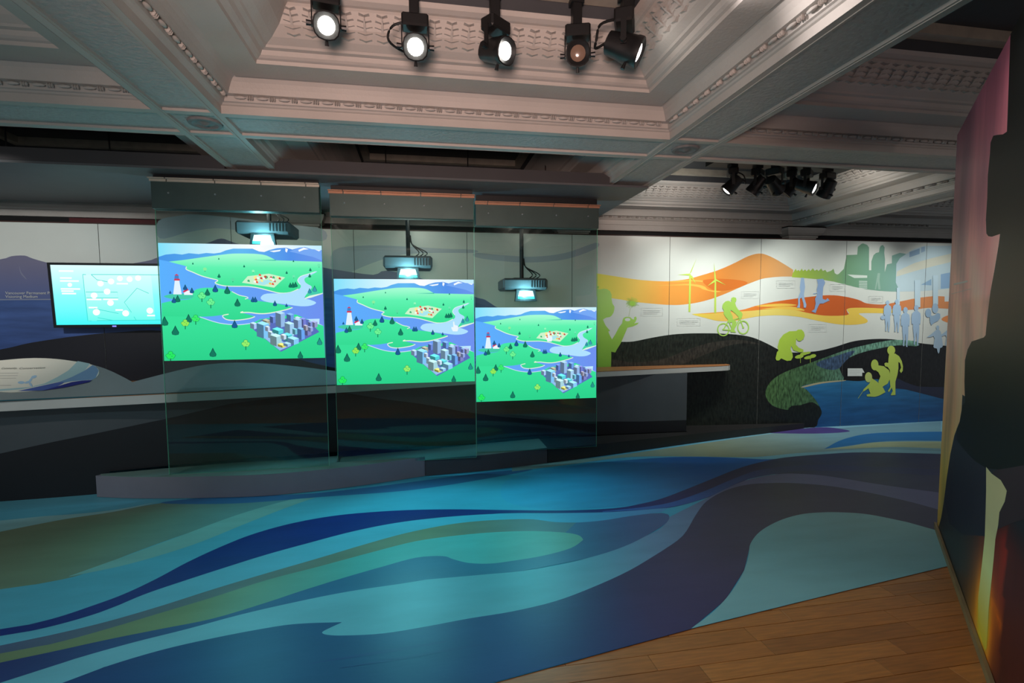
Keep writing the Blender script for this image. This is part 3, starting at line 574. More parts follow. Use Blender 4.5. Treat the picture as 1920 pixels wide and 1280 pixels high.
leaf = lf.build('acanthus_leaf', plaster, ceil, fix=False); leaf_first = True
def side(cf, which, do_leaf=True, lo=None, hi=None):
    global egg_first, leaf_first
    x0, x1, y0, y1 = cf; t = .056; z = ZC+.078; tl_ = .452
    for kind, tt, zz, sp in (('e', .051, ZC+.078, .122), ('l', .437, ZC+.318, .088)):
        if kind == 'l' and not do_leaf: continue
        if which in 'bf': a, b = x0+tt+.03, x1-tt-.03
        else: a, b = y0+tt+.03, y1-tt-.03
        if lo is not None: a = max(a, lo)
        if hi is not None: b = min(b, hi)
        n = int((b-a)/sp)
        for i in range(n):
            s = a+(i+.5)*(b-a)/n
            if which == 'b': p = (s, y1-tt, zz); rz = 0
            elif which == 'f': p = (s, y0+tt, zz); rz = math.pi
            elif which == 'r': p = (x1-tt, s, zz); rz = -math.pi/2
            else: p = (x0+tt, s, zz); rz = math.pi/2
            M = Matrix.Translation(p) @ Matrix.Rotation(rz, 4, 'Z')
            if kind == 'l': M = M @ Matrix.Rotation(R(42), 4, 'X')
            src = egg if kind == 'e' else leaf
            if kind == 'e' and egg_first: src.matrix_local = M; egg_first = False
            elif kind == 'l' and leaf_first: src.matrix_local = M; leaf_first = False
            else: inst(src, src.name.split('.')[0], ceil, M)
cl, cm, crr = coffers[0], coffers[1], coffers[2]; bm_, br_, br2 = coffers[4], coffers[5], coffers[6]
side(cm, 'b'); side(cm, 'r', True, 1.3); side(cm, 'l', False, 1.5); side(cl, 'b', False, -3.2); side(crr, 'b'); side(br_, 'b'); side(br_, 'r'); side(br2, 'b', True, None, 7.3)

# ================================================================== CANOPY
can = empty('hanging_canopy', (0, 4.49, 2.685)); tag(can, 'flat dark grey canopy hung under the coffered ceiling above the glass screens', 'canopy')
def kid(mbx, name, mats, parent, loc=None, **kw):
    o = mbx.build(name, mats, parent, **kw)
    o.matrix_parent_inverse = parent_world(parent).inverted(); return o
def parent_world(p):
    M = Matrix.LocRotScale(p.location, p.rotation_euler, p.scale)
    return M if p.parent is None else parent_world(p.parent) @ p.matrix_parent_inverse @ M
b = MB(); b.box(-5.15, 2.08, 4.486, 5.862, 2.685, 2.703); kid(b, 'soffit_panel', canopy_grey, can)
for a, c in ((-4.395, -1.515), (-1.135, 1.705)):
    b = MB(); zs = 2.80
    b.prism([(a, 4.486, 2.704), (c, 4.486, 2.704), (c, 4.486, 2.765), (c-.06, 4.486, zs), (a+.06, 4.486, zs), (a, 4.486, 2.765)], (0, .02, 0)); kid(b, 'fascia', canopy_dark, can)
for k in range(9):
    b = MB(); x = -4.2+k*.78
    if x > 1.5: break
    if any(a-.05 < x < c+.05 for a, c in XB): x += .3
    b.tube([(x, 5.1, 2.703), (x, 5.1, 3.27)], .006, 6); kid(b, 'hanger_rod', black_m, can)

# ================================================================== RIGHT PARTITION
pa = onz(1757, 990); pb = onz(1860, 1280); wd = (pb-pa)/np.linalg.norm(pb-pa); wn = np.array([wd[1], -wd[0], 0.])
if wn@(EYE-pa) < 0: wn = -wn
LW, HW = 2.95, 2.705
def RW(pts): return [((p-pa)@wd, p[2]) for p in (onpl(x, y, pa, wn) for x, y in pts)]
def rw3(u, v, h): return tuple(pa+wd*u+wn*h+np.array([0, 0, v]))
mb = MB()
q = [rw3(0, 0, 0), rw3(LW, 0, 0), rw3(LW, HW, 0), rw3(0, HW, 0)]
mb.prism(q, tuple(-wn*.08), 2)
SUN = (((1842-960), 1100))
def sky(u, v):
    # printed sunset: violet above, rose and cream, then amber glow near the horizon
    stops = [(0, (150, 120, 48)), (.5, (196, 166, 70)), (.9, (196, 150, 104)), (1.3, (206, 150, 128)), (1.7, (186, 130, 118)), (2.1, (132, 92, 98)), (2.71, (98, 58, 78))]
    for (a, ca), (b_, cb_) in zip(stops, stops[1:]):
        if v <= b_ or b_ == 2.71: k = min(1, max(0, (v-a)/(b_-a))); c = [ca[j]*(1-k)+cb_[j]*k for j in range(3)]; break
    s = .5+.5*math.sin(u*9+v*3+1.5*math.sin(v*4)); c = [c[0]*(.86+.26*s), c[1]*(.84+.2*s), c[2]*(.86+.14*s)]
    if v > 1.6: w = max(0, min(1, (u-.25)/.9)); c = [c[0]+48*w, c[1]+12*w, c[2]+16*w]
    g_ = sum(c)/3; return S(*[min(255, max(0, (x*.86+g_*.14)*1.3)) for x in c])
NU, NV = 70, 64
for i in range(NU):
    for j in range(NV):
        cells = [(LW*a/NU, HW*b_/NV) for a, b_ in ((i, j), (i+1, j), (i+1, j+1), (i, j+1))]
        mb.face([rw3(a, b_, .0008) for a, b_ in cells], 1, [sky(a, b_) for a, b_ in cells])
RP = Print()
ka, kb2 = cr(1760, 40, 1.9375), cr(1740, 640, 2)
def far(pts): return pts
blk = [(1896, 56)]+ka([(250, 400), (235, 410), (215, 412), (200, 415), (190, 440), (188, 480), (180, 560), (178, 640), (173, 720), (175, 770), (182, 780), (195, 782), (215, 775), (225, 772), (220, 810), (205, 900), (190, 980), (180, 1060), (172, 1140), (165, 1148)])+kb2([(165, 0), (150, 30), (140, 70), (138, 150), (140, 230), (130, 240), (120, 300), (108, 330), (110, 370), (140, 410), (180, 450), (220, 475), (270, 480), (330, 470), (360, 464)])
ru = RW(blk); ru = [(u, min(v, HW-.001)) for u, v in ru]; ul = LW-.01
low = kb2([(50, 660), (38, 705)])
# flame coloured lower field as a fine grid
def fire(px, py):
    xc = 1742+102+(1180-py)*.012; g = math.exp(-max(0, abs(px-xc)-8)/(17. if px < xc else 12.))*math.exp(-((py-1160)/105.)**2); g2 = math.exp(-((px-1905)/30.)**2)*math.exp(-((py-1060)/90.)**2)
    g3 = math.exp(-abs(px-(xc+26+(py-1150)*.3))/5.)*(1 if py > 1120 else 0)*math.exp(-((py-1190)/60.)**2)
    dk = max(0, min(1, (py-950)/60.))
    r = 38+300*g+130*g2*dk+110*g3+44*max(0, min(1, (px-1800)/60.))*dk; gg = 38+185*g+24*g2+60*g3-16*max(0, min(1, (px-1800)/60.))*dk; bb = 46+14*g-22*max(0, min(1, (px-1800)/60.))*dk
    return S(min(255, r), min(255, max(4, gg)), max(6, bb))
U1 = RW([(1920, 1000)])[0][0]
lowc = [RW([p])[0] for p in kb2([(38, 705), (50, 660), (60, 600), (70, 520), (85, 420), (100, 350), (108, 330), (125, 290)])]
NUf, NVf = 70, 60
def px_of(u, v):
    d = np.array(rw3(u, v, 0))-EYE; z = d@fw; return CX0+FPX*(d@rt)/z, CY0-FPX*(d@up)/z
def umin(v):
    vs = [p[1] for p in lowc]
    if v <= min(vs): return 0.
    pts = sorted(lowc, key=lambda p: p[1])
    for (a, va), (b_, vb) in zip(pts, pts[1:]):
        if va <= v <= vb: return a+(b_-a)*(v-va)/(vb-va+1e-9)
    return pts[-1][0]
vt = 1.05
for j in range(NVf):
    v0, v1 = vt*j/NVf, vt*(j+1)/NVf; a0, a1 = max(0, umin(v0)), max(0, umin(v1))
    for i in range(NUf):
        f0, f1 = (i/NUf)**1.2, ((i+1)/NUf)**1.2
        cells = [(a0+(LW-a0)*f0, v0), (a0+(LW-a0)*f1, v0), (a1+(LW-a1)*f1, v1), (a1+(LW-a1)*f0, v1)]
        def cc(u, v):
            p_ = px_of(u, v) if u < 1.95 else (1960, px_of(1.9, v)[1]); return fire(*p_)
        mb.face([rw3(a, b_, .0011) for a, b_ in cells], 1, [cc(a, b_) for a, b_ in cells])
RP.add(RW(kb2([(108, 330), (85, 420), (70, 520), (62, 590), (80, 680), (130, 724), (215, 730), (240, 722), (262, 700), (270, 640), (297, 560), (275, 520), (240, 495), (220, 470), (180, 450), (140, 410)])), S(44, 44, 58))
RP.add(RW(kb2([(270, 640), (297, 560), (275, 520), (240, 495), (270, 470), (360, 455), (372, 665), (320, 680), (262, 705)])), S(60, 46, 52))
RP.add(ru+[(ul, RW([(1920, 872)])[0][1]), (ul, HW-.002)], S(17, 20, 19))
RP.add(RW(kb2([(220, 470), (240, 495), (275, 520), (298, 560), (290, 600), (270, 640), (265, 690), (255, 740), (250, 800), (240, 900), (230, 1000), (222, 1150), (215, 1160), (200, 1100), (190, 1050), (190, 960), (200, 870), (208, 800), (215, 730), (218, 640), (220, 560)])), S(206, 196, 150), 0, [(.1, S(236, 196, 60)), (.4, S(240, 236, 160)), (.6, S(212, 200, 150))], 1)
def ms2(pts, w, col):
    for s_ in stroke(pts, w): RP.add(RW(s_), col)
ms2([(1789, 533), (1815, 527)], 3.2, S(216, 196, 190)); ms2([(1784, 551), (1822, 541)], .8, S(206, 186, 180))
RP.emit(mb, rw3, .00012, start=12)
wr = mb.build('wall_right', [print_wall, print_glow, mat('partition_edge_dark', S(52, 46, 40), .5, mottle=.08)], fix=False); tag(wr, kind='structure')
b = MB(); b.prism([rw3(-.002, 0, .0035), rw3(LW, 0, .0035), rw3(LW, .042, .0035), rw3(-.002, .042, .0035)], tuple(wn*.014)); tag(b.build('baseboard_right', tan_m), kind='structure')

# ================================================================== PLATFORM, PLINTHS
def fl(pts): return [onz(x, y) for x, y in pts]
# dark platform
cf = spline([tuple(p[:2]) for p in fl([(1027, 867.95), (1040, 866.4), (1100, 859), (1200, 845), (1350, 824), (1480, 807), (1530, 799.5)])], 5)
cf = [p for p in cf if p[1] < 5.99]
poly = cf+[(cf[-1][0], 5.995), (3.16, 5.995), (3.16, 5.65), (2.2, 5.59), (1.272, 5.50)]
b = MB(); n = len(poly); tz = [(.155-.085*max(0, min(1, (p[0]-1.2)/3.9))) for p in poly]
tr_ = tessellate_polygon([[Vector((*p, 0)) for p in poly]])
b.raw([(*p, .004) for p in poly]+[(*p, z) for p, z in zip(poly, tz)], [tuple(t) for t in tr_]+[tuple(n+k for k in t) for t in tr_]+[(k, (k+1) % n, n+(k+1) % n, n+k) for k in range(n)])
tag(b.build('low_platform', plat_m), 'low black platform tapering along the floor under the right end of the counter', 'platform')
f1 = spline([tuple(p[:2]) for p in fl([(182, 932), (240, 934.5), (300, 935), (380, 934), (480, 931), (550, 925.5), (620, 918), (710, 906), (795, 893)])], 4)
bk1 = [(.012, 4.866), (-.3, 4.830), (-.79, 4.830), (-.81, 5.06), (-.9, 5.05), (-1.25, 5.00), (-1.68, 5.01), (-2.25, 4.935), (-2.735, 4.86)]
b = MB(); b.prism([(*p, .188) for p in f1+bk1], (0, 0, -.184), 0); 
o = b.build('plinth', [plinth_m]); tag(o, 'curved pale grey plinth under the left glass screen', 'plinth', 'curved plinths under the glass screens')
b = MB(); b.prism([(*p, .1885) for p in f1[1:-1]+bk1], (0, 0, .003)); b.build('plinth_top', plinth_top, o)
f2 = spline([tuple(p[:2]) for p in fl([(800, 892.5), (900, 883.5), (960, 876.5), (1026, 868.1)])], 4)
bk2 = [(1.268, 5.47), (.6, 5.37), (.04, 5.24), (-.55, 5.16), (-.785, 5.10), (-.785, 4.834), (-.3, 4.834), (.012, 4.872)]
b = MB(); b.prism([(*p, .160) for p in f2+bk2], (0, 0, -.156), 0)
o = b.build('plinth', [plinth2_m]); tag(o, 'charcoal plinth under the middle glass screen, to the right of the pale one', 'plinth', 'curved plinths under the glass screens')
b = MB(); b.prism([(*p, .1605) for p in f2+bk2], (0, 0, .003)); b.build('plinth_top', plinth_top, o)

# ================================================================== COUNTER
EX = [(-4.6, 4.58), (-3.34, 4.70), (-2.18, 4.81), (-.87, 4.985), (.54, 5.23), (1.96, 5.50), (3.0, 5.68), (3.55, 5.76)]
EP = spline(EX, 6)
def edgeY(x):
    for (a, ya), (b_, yb) in zip(EP, EP[1:]):
        if x <= b_: return ya+(yb-ya)*(x-a)/(b_-a)
    return EP[-1][1]
def zb(x): return .785+.045*min(1, max(0, (x+3.4)/4.5))
TH = .082
end = [(3.70, 5.785), (3.80, 5.82), (3.86, 5.88), (3.88, 5.97)]
pl = EP+end
b = MB(); n = len(pl); V = []
for x, y in pl: z = zb(x); t = TH-.018*min(1, max(0, (x+3)/5)); V += [(x, y, z), (x, y, z+t-.006), (x, 5.985 if x < 3.87 else y+.012, z+t-.006), (x, 5.985 if x < 3.87 else y+.012, z)]
Fc = [(i*4+k, i*4+(k+1) % 4, i*4+4+(k+1) % 4, i*4+4+k) for i in range(n-1) for k in range(4)]+[(0, 1, 2, 3), tuple(n*4-4+k for k in (3, 2, 1, 0))]
b.raw(V, Fc); wt = b.build('worktop', top_m); tag(wt, 'long pale grey worktop sweeping along the mural wall behind the glass screens', 'counter')
b = MB(); V = []
for x, y in pl: z = zb(x)+TH-.018*min(1, max(0, (x+3)/5)); V += [(x, y-.001, z-.006), (x, y-.001, z), (x, 5.985 if x < 3.87 else y+.012, z), (x, 5.985 if x < 3.87 else y+.012, z-.006)]
b.raw(V, Fc); b.build('edge_band', band_m, wt)
BX = spline([(-4.6, 4.83), (-3.5, 4.862), (-2.8, 4.912), (-2.25, 5.02), (-1.68, 5.115), (-1.2, 5.155), (-.67, 5.25), (.3, 5.38), (1.2, 5.50), (2.2, 5.60), (3.15, 5.66)], 6)
def baseY(x):
    for (a, ya), (b_, yb) in zip(BX, BX[1:]):
        if x <= b_: return ya+(yb-ya)*(x-a)/(b_-a)
    return BX[-1][1]
wv = []
for p in [(-200, 893), (-100, 872), (0, 850), (100, 828), (200, 808), (320, 783), (430, 757), (540, 742), (590, 735), (640, 735), (720, 748), (800, 758), (860, 770), (930, 780), (1000, 786), (1100, 790), (1200, 790), (1293, 787)]:
    Y = 5.2
    for _ in range(8): q = ony(*p, Y); Y = baseY(q[0])
    wv.append((q[0], q[2]))
def wz(x):
    if x <= wv[0][0]: return wv[0][1]
    for (a, za), (b_, z2) in zip(wv, wv[1:]):
        if x <= b_: return za+(z2-za)*(x-a)/(b_-a)
    return wv[-1][1]
b = MB(); G, K = S(78, 82, 86), S(22, 21, 26)
def floorz(x): return .192 if -2.74 < x < .02 else (.1645 if .02 <= x < 1.15 else (.16-.085*max(0, min(1, (x-1.2)/3.9)) if x >= 1.15 else .003))
for (x0, y0), (x1, y1) in zip(BX, BX[1:]):
    a0, a1 = min(wz(x0), zb(x0)-.004), min(wz(x1), zb(x1)-.004)
    b.face([(x0, y0, floorz(x0)), (x1, y1, floorz(x1)), (x1, y1, a1), (x0, y0, a0)], 0, K)
    b.face([(x0, y0, a0), (x1, y1, a1), (x1, y1, zb(x1)-.001), (x0, y0, zb(x0)-.001)], 0, G)
    b.face([(x0, y0, zb(x0)-.001), (x1, y1, zb(x1)-.001), (x1, y1+.05, zb(x1)-.001), (x0, y0+.05, zb(x0)-.001)], 0, K)
xe, ye = BX[-1]
b.face([(xe, ye, .10), (xe, 5.98, .10), (xe, 5.98, zb(xe)-.001), (xe, ye, zb(xe)-.001)], 0, S(30, 30, 33))
tag(b.build('counter_base', base_m, fix=False), 'dark counter base printed with a grey and black wave under the long worktop', 'counter base')
# reading rail
A0 = ony(0, 751, 4.715); A1 = ony(620, 722.5, 5.02); d1 = A1-A0; sl = R(40); d2 = np.array([0, math.cos(sl), math.sin(sl)]); rn = np.cross(d1, d2); rn /= np.linalg.norm(rn)
if rn@(EYE-A0) < 0: rn = -rn
A0 = A0+rn*.036
def rp(pts): return [tuple(onpl(x, y, A0, rn)) for x, y in pts]
out = spline([(-160, 740), (-100, 704), (-40, 682), (0, 675.5), (40, 672), (75, 671), (120, 674.5), (170, 683), (200, 692), (230, 706), (248, 716)], 4)+spline([(248, 716), (290, 705), (330, 695), (370, 686), (410, 681), (450, 679.5), (500, 681.5), (560, 687), (610, 693), (650, 698.5), (675, 703)], 4)[1:]+[(675, 718), (620, 721), (310, 736), (0, 750), (-160, 756)]
b = MB(); b.prism(rp(out), tuple(-rn*.016), 0, 1)
rl = b.build('reading_rail', [rail_m, edge_m]); tag(rl, 'slanted slate grey reading rail with a humped wave outline on the worktop', 'reading rail')
# info panel on the rail
el = spline([(0, 676.5), (40, 673), (75, 672), (110, 674), (140, 678), (165, 682), (180, 688), (186, 696), (184, 704), (175, 712), (160, 716), (120, 724), (80, 731), (30, 736), (0, 735), (-60, 730), (-120, 718), (-140, 704), (-110, 688), (-60, 680)], 3, True)
b = MB(); off = rn*.0025
b.prism([tuple(np.array(p)+rn*.006) for p in rp(el)], tuple(-rn*.0055), 1)
IP = Print(); kk = cr(0, 660, 7.385); dx = d1/np.linalg.norm(d1); dy = np.cross(rn, dx); dy = dy if dy[2] > 0 else -dy
def iu(pts): return [((np.array(p)-A0)@dx, (np.array(p)-A0)@dy) for p in rp(pts)]
for poly_, c in (([(1080, 130), (1250, 165), (1180, 260), (1000, 350), (800, 420), (560, 470), (300, 520), (0, 545), (0, 520), (430, 488), (620, 440), (800, 350), (950, 260)], S(150, 176, 178)),
                 ([(1285, 185), (1340, 215), (1372, 265), (1330, 360), (1290, 388), (1130, 400), (1000, 410), (850, 440), (800, 425), (1000, 350), (1180, 260)], S(108, 138, 168)),
                 ([(800, 425), (900, 420), (870, 445), (800, 480), (600, 538), (250, 546), (480, 495)], S(76, 92, 150)),
                 ([(1280, 392), (1235, 422), (900, 495), (700, 524), (600, 538), (850, 465), (1000, 420), (1130, 402)], S(46, 50, 116))):
    IP.add(iu(kk(poly_)), c)
for cx, cy, rx, ry, a in ((300, 428, 50, 20, 0), (385, 425, 40, 16, -.3), (475, 350, 42, 20, -.3), (425, 400, 40, 16, -1.0), (430, 455, 36, 16, .9)): IP.add(iu(kk(ell(cx, cy, rx, ry, 12, a))), S(150, 176, 196))
for yy, xa, xb in ((300, 0, 260), (335, 0, 250), (370, 0, 230), (470, 0, 160)):
    for q in stroke([(xa, yy), (xb, yy-2)], 8): IP.add(iu(kk(q)), S(176, 172, 164))
IP.emit(b, lambda u, v, h: tuple(A0+dx*u+dy*v+rn*(.006+h)), .0002)
ipo = b.build('information_panel', [print_flat, mat('sign_cream', S(206, 200, 186), .4, mottle=.02)], fix=False)
tag(ipo, 'oval cream information sign with blue swooshes lying on the slanted rail', 'sign')
for wd_, xk, xl_ in (('Community,', 20, 235), ('Conservation', 265, 620)):
    pt = np.array(rp(kk([(xk, 248)]))[0]); pe = np.array(rp(kk([(xl_, 246)]))[0]); text('lettering', wd_, .042, tuple(pt), tuple(dx), tuple(dy), grey_ink, ipo, .009, float(np.linalg.norm(pe-pt)))

# ================================================================== GLASS SCREENS
def picture(pr, cursor=None):
    """projected landscape; source coordinates of the middle screen, mapped to the unit square."""
    def n(pts):
        o = []
        for x, y in pts:
            xl = 35+40*(y-90)/1120; xr = 1567+8*(y-90)/1120; yb_ = 1222-37*(x-75)/1500
            o.append((min(1, max(0, (x-xl)/(xr-xl))), 1-min(1, max(0, (y-90)/(yb_-90)))))
        return o
    def a(p, c, st=None, ax=0): pr.add(n(p), c, 0, st, ax)
    def st(p, w, c):
        for q in stroke(p, w): a(q, c)
    a([(35, 90), (1567, 90), (1575, 1185), (75, 1222)], S(98, 160, 245), [(.0, S(92, 178, 255)), (1, S(112, 146, 240))])
    a([(35, 90), (1567, 90), (1567, 245), (35, 245)], S(232, 250, 255), [(0, S(130, 226, 252)), (.35, S(214, 246, 255)), (.6, S(255, 255, 255)), (1, S(196, 240, 255))])
    a([(35, 222), (100, 200), (180, 190), (250, 197), (310, 183), (400, 190), (470, 178), (540, 182), (600, 172), (650, 150), (720, 132), (900, 130), (960, 155), (1010, 160), (1060, 140), (1130, 122), (1220, 115), (1280, 132), (1340, 115), (1400, 105), (1470, 125), (1567, 132), (1567, 246), (1120, 242), (900, 242), (600, 205), (300, 245), (130, 265), (35, 248)], S(70, 150, 235), [(0, S(72, 150, 232)), (.5, S(100, 186, 244)), (.8, S(84, 146, 235)), (1, S(110, 150, 235))])
    a([(1250, 150), (1340, 118), (1400, 106), (1470, 126), (1567, 134), (1567, 232), (1480, 200), (1380, 178)], S(120, 170, 245))
    for p in ([(1060, 150), (1172, 134), (1160, 150), (1100, 160)], [(1214, 118), (1238, 130), (1226, 162), (1212, 150)], [(1338, 135), (1392, 110), (1440, 126), (1392, 132), (1345, 152)], [(1500, 128), (1560, 133), (1540, 145)]): a(p, S(245, 252, 255))
    a(spline([(130, 266), (220, 254), (300, 242), (420, 222), (508, 208), (600, 194), (720, 180), (900, 178), (1000, 186), (1060, 206), (1120, 238)], 3)+[(1567, 245), (1567, 552), (1440, 590), (1400, 600), (1330, 510)]+spline([(1330, 510), (1250, 545), (1150, 552), (1050, 530), (950, 505), (850, 492), (750, 492), (640, 490), (570, 475), (545, 458), (572, 436), (500, 418), (420, 395), (340, 360), (285, 335), (288, 310), (200, 285)], 3), S(100, 240, 175), [(.62, S(62, 228, 152)), (.8, S(96, 244, 178)), (.92, S(170, 255, 215))], 1)
    st(spline([(1330, 512), (1250, 547), (1150, 554), (1050, 532), (950, 507), (850, 494), (750, 494), (640, 492), (570, 477), (545, 460), (572, 438), (500, 420), (420, 397), (340, 362), (285, 337), (288, 312)], 3), 9, S(226, 246, 226))
    a([(900, 240), (1120, 232), (1120, 242)], S(70, 190, 170))
    rv = spline([(1505, 338), (1430, 362), (1355, 388), (1325, 430), (1350, 468), (1350, 500), (1300, 530), (1200, 555), (1030, 560), (972, 590), (978, 622), (1050, 646), (1200, 662), (1350, 680), (1450, 672), (1500, 642), (1430, 612), (1385, 600), (1425, 540), (1462, 490), (1405, 452), (1392, 412), (1440, 384), (1510, 346)], 3, True)
    a(rv, S(176, 226, 255)); st(spline([(1500, 342), (1430, 365), (1355, 390), (1325, 430), (1350, 468)], 3), 6, S(235, 250, 245))
    a([(1390, 600), (1450, 570), (1567, 545), (1567, 556), (1450, 596), (1385, 610)], S(225, 248, 230)); a([(1420, 580), (1425, 530), (1490, 500), (1530, 540), (1567, 548)], S(70, 205, 175))
    mid = spline([(60, 664), (160, 640), (320, 620), (330, 570), (380, 525), (480, 510), (600, 518), (690, 540), (760, 572), (830, 600), (860, 622), (940, 632), (1050, 646), (1140, 660), (1260, 690), (1200, 715), (1050, 747), (950, 752), (850, 742), (780, 747)], 3)
    a(mid+[(850, 765), (910, 785), (850, 803), (720, 820), (640, 810), (612, 780), (662, 765), (520, 785), (400, 792), (60, 800)], S(60, 226, 155), [(.35, S(52, 218, 146)), (.65, S(72, 236, 168))], 1)
    st(spline([(1270, 694), (1200, 717), (1050, 750), (950, 756), (850, 745), (775, 748), (800, 738)], 3), 10, S(230, 244, 220)); st(spline([(910, 785), (850, 806), (720, 824), (640, 814), (608, 780), (665, 764)], 3), 9, S(230, 244, 220))
    st(spline([(700, 545), (770, 580), (830, 592), (850, 604), (820, 616)], 3), 7, S(226, 242, 226))
    a(spline([(60, 790), (300, 792), (400, 798), (500, 830), (600, 855), (750, 867), (870, 852), (960, 810)], 3)+[(1300, 760), (1567, 872), (1575, 1185), (75, 1222)], S(58, 224, 150), [(0, S(44, 210, 140)), (.3, S(58, 226, 154))], 1)
    st(spline([(400, 792), (520, 835), (620, 858), (750, 866), (870, 852)], 3), 7, S(210, 226, 250))
    a([(1400, 805), (1530, 800), (1525, 850), (1567, 868), (1500, 850)], S(190, 232, 255))
    # lighthouse
    a(spline([(80, 600), (160, 575), (300, 570), (350, 590), (310, 620), (180, 625)], 3, True), S(70, 205, 170))
    a([(165, 578), (242, 578), (220, 440), (182, 440)], S(226, 244, 255)); a([(172, 446), (228, 446), (224, 428), (178, 428)], S(206, 60, 90)); a([(178, 428), (218, 428), (215, 398), (182, 398)], S(70, 130, 200)); a([(176, 398), (220, 398), (198, 382)], S(206, 60, 90))
    a([(250, 552), (290, 512), (305, 540), (262, 560)], S(214, 54, 96)); a([(262, 582), (262, 560), (300, 538), (340, 552), (340, 582)], S(236, 248, 255))
    # village
    a([(795, 458), (1098, 502), (1205, 402), (1050, 368), (850, 395)], S(205, 245, 205)); a([(960, 440), (1050, 425), (1080, 450), (1000, 480), (940, 470)], S(170, 232, 240))
    rr = random.Random(3)
    for i in range(26):
        u, v = rr.random(), rr.random(); x = 830+u*240+v*90; y = 445+u*35-v*65; c = rr.choice([(235, 90, 70), (240, 200, 80), (245, 250, 250), (60, 175, 120), (200, 70, 70), (255, 235, 150)]); a([(x, y), (x+22, y+5), (x+22, y-10), (x+10, y-20), (x, y-12)], S(*c))
    # city
    a([(865, 888), (1150, 1128), (1525, 930), (1420, 810), (1240, 800), (980, 810)], S(92, 112, 190)); a([(985, 985), (1140, 1115), (1230, 1075), (1070, 950)], S(150, 195, 240))
    def bl(x, y, w, h, c):
        d = w*.35; a([(x-w, y-d), (x, y), (x, y-h), (x-w, y-h-d)], S(*[q*.62 for q in c])); a([(x, y), (x+w*.8, y-d*.8), (x+w*.8, y-h-d*.8), (x, y-h)], S(*c)); a([(x, y-h), (x+w*.8, y-h-d*.8), (x-w*.2, y-h-d*1.8), (x-w, y-h-d)], S(*[min(255, q*1.12+20) for q in c]))
    for q in ((1020, 880, 40, 50, (170, 170, 150)), (1080, 850, 30, 60, (110, 140, 220)), (1155, 890, 50, 130, (150, 190, 235)), (1250, 830, 40, 60, (110, 160, 235)), (1320, 850, 34, 50, (170, 200, 240)), (1370, 890, 34, 80, (120, 130, 215)), (1480, 890, 36, 50, (150, 160, 205)), (900, 910, 36, 50, (170, 205, 250)),
              (1320, 900, 44, 80, (150, 185, 235)), (990, 1000, 66, 130, (130, 200, 250)), (1240, 980, 50, 120, (165, 210, 245)), (1410, 970, 46, 70, (130, 135, 200)), (1060, 1000, 30, 60, (190, 225, 250)), (1130, 960, 60, 36, (90, 215, 225)), (1350, 1010, 40, 100, (110, 170, 245)), (1220, 1030, 50, 60, (90, 205, 220)), (1110, 1075, 60, 90, (170, 215, 225)), (1275, 1060, 60, 50, (140, 205, 250)), (1165, 1090, 46, 22, (225, 220, 110)), (1440, 930, 30, 40, (150, 170, 225)), (1180, 1010, 30, 40, (200, 225, 245)), (1030, 930, 26, 40, (190, 210, 240)), (1290, 960, 26, 50, (120, 200, 225)), (1440, 880, 24, 40, (130, 150, 220)), (1395, 920, 24, 46, (170, 170, 190)), (1215, 1080, 40, 26, (150, 200, 250))): bl(*q)
    # trees
    DK, DK2 = S(24, 122, 96), S(32, 92, 150)
    for x, y, s_, c in ((300, 840, 36, DK), (85, 870, 40, DK), (180, 960, 40, DK), (515, 1170, 38, DK), (720, 890, 34, DK2), (750, 680, 34, DK), (548, 545, 32, DK2), (658, 560, 34, DK), (475, 580, 30, DK), (205, 645, 30, DK), (172, 655, 26, DK2), (895, 640, 24, DK2), (918, 640, 24, DK2), (1103, 675, 24, DK2), (1213, 685, 16, DK2), (1255, 495, 22, DK), (1280, 495, 24, DK), (1305, 490, 24, DK), (1335, 1185, 32, DK), (1525, 1050, 32, S(40, 150, 140)), (585, 410, 18, DK), (820, 308, 11, DK), (1222, 365, 13, DK), (1290, 250, 9, DK), (1452, 335, 15, DK), (1445, 395, 17, DK), (586, 238, 8, DK), (348, 288, 9, DK), (1440, 548, 22, S(50, 150, 175)), (1490, 530, 26, S(60, 160, 180)), (275, 530, 24, DK2), (335, 560, 24, DK2), (140, 570, 14, DK2)):
        a([(x, y-s_*2.1), (x+s_*.45, y-s_*1.1), (x+s_*.85, y-s_*.4), (x+s_*.7, y+s_*.15), (x, y+s_*.3), (x-s_*.7, y+s_*.15), (x-s_*.85, y-s_*.4), (x-s_*.45, y-s_*1.1)], S(16, 80, 72) if s_ > 20 else c)
        if s_ > 20: k_ = s_*.86; a([(x, y-k_*2.0), (x+k_*.45, y-k_*1.1), (x+k_*.85, y-k_*.4), (x+k_*.7, y+k_*.1), (x, y+k_*.25), (x-k_*.7, y+k_*.1), (x-k_*.85, y-k_*.4), (x-k_*.45, y-k_*1.1)], c)
    for x, y, s_, c in ((820, 1050, 44, (150, 240, 110)), (270, 855, 42, (150, 236, 90)), (365, 810, 42, (60, 240, 110)), (135, 1170, 48, (40, 236, 100)), (505, 650, 42, (110, 245, 150)), (425, 590, 42, (110, 245, 150)), (713, 430, 18, (90, 225, 165)), (458, 333, 18, (140, 240, 160)), (905, 345, 14, (150, 250, 190)), (1290, 390, 14, (110, 235, 180)), (1538, 280, 16, (110, 235, 180))):
        st([(x, y+s_*.5), (x, y+s_*1.4)], s_*.12+3, S(24, 120, 80)); 
        if s_ < 20: a(ell(x, y, s_, s_*.9, 8), S(*c)); continue
        for k2, cc2 in ((1.0, S(24, 130, 84)), (.84, S(*c))):
            for dx_, dy_, r_ in ((0, -.5, .5), (-.5, 0, .45), (.5, 0, .45), (-.25, .35, .42), (.3, .35, .42), (0, 0, .5)): a(ell(x+dx_*s_, y+dy_*s_, r_*s_*k2, r_*s_*k2*.9, 8), cc2)
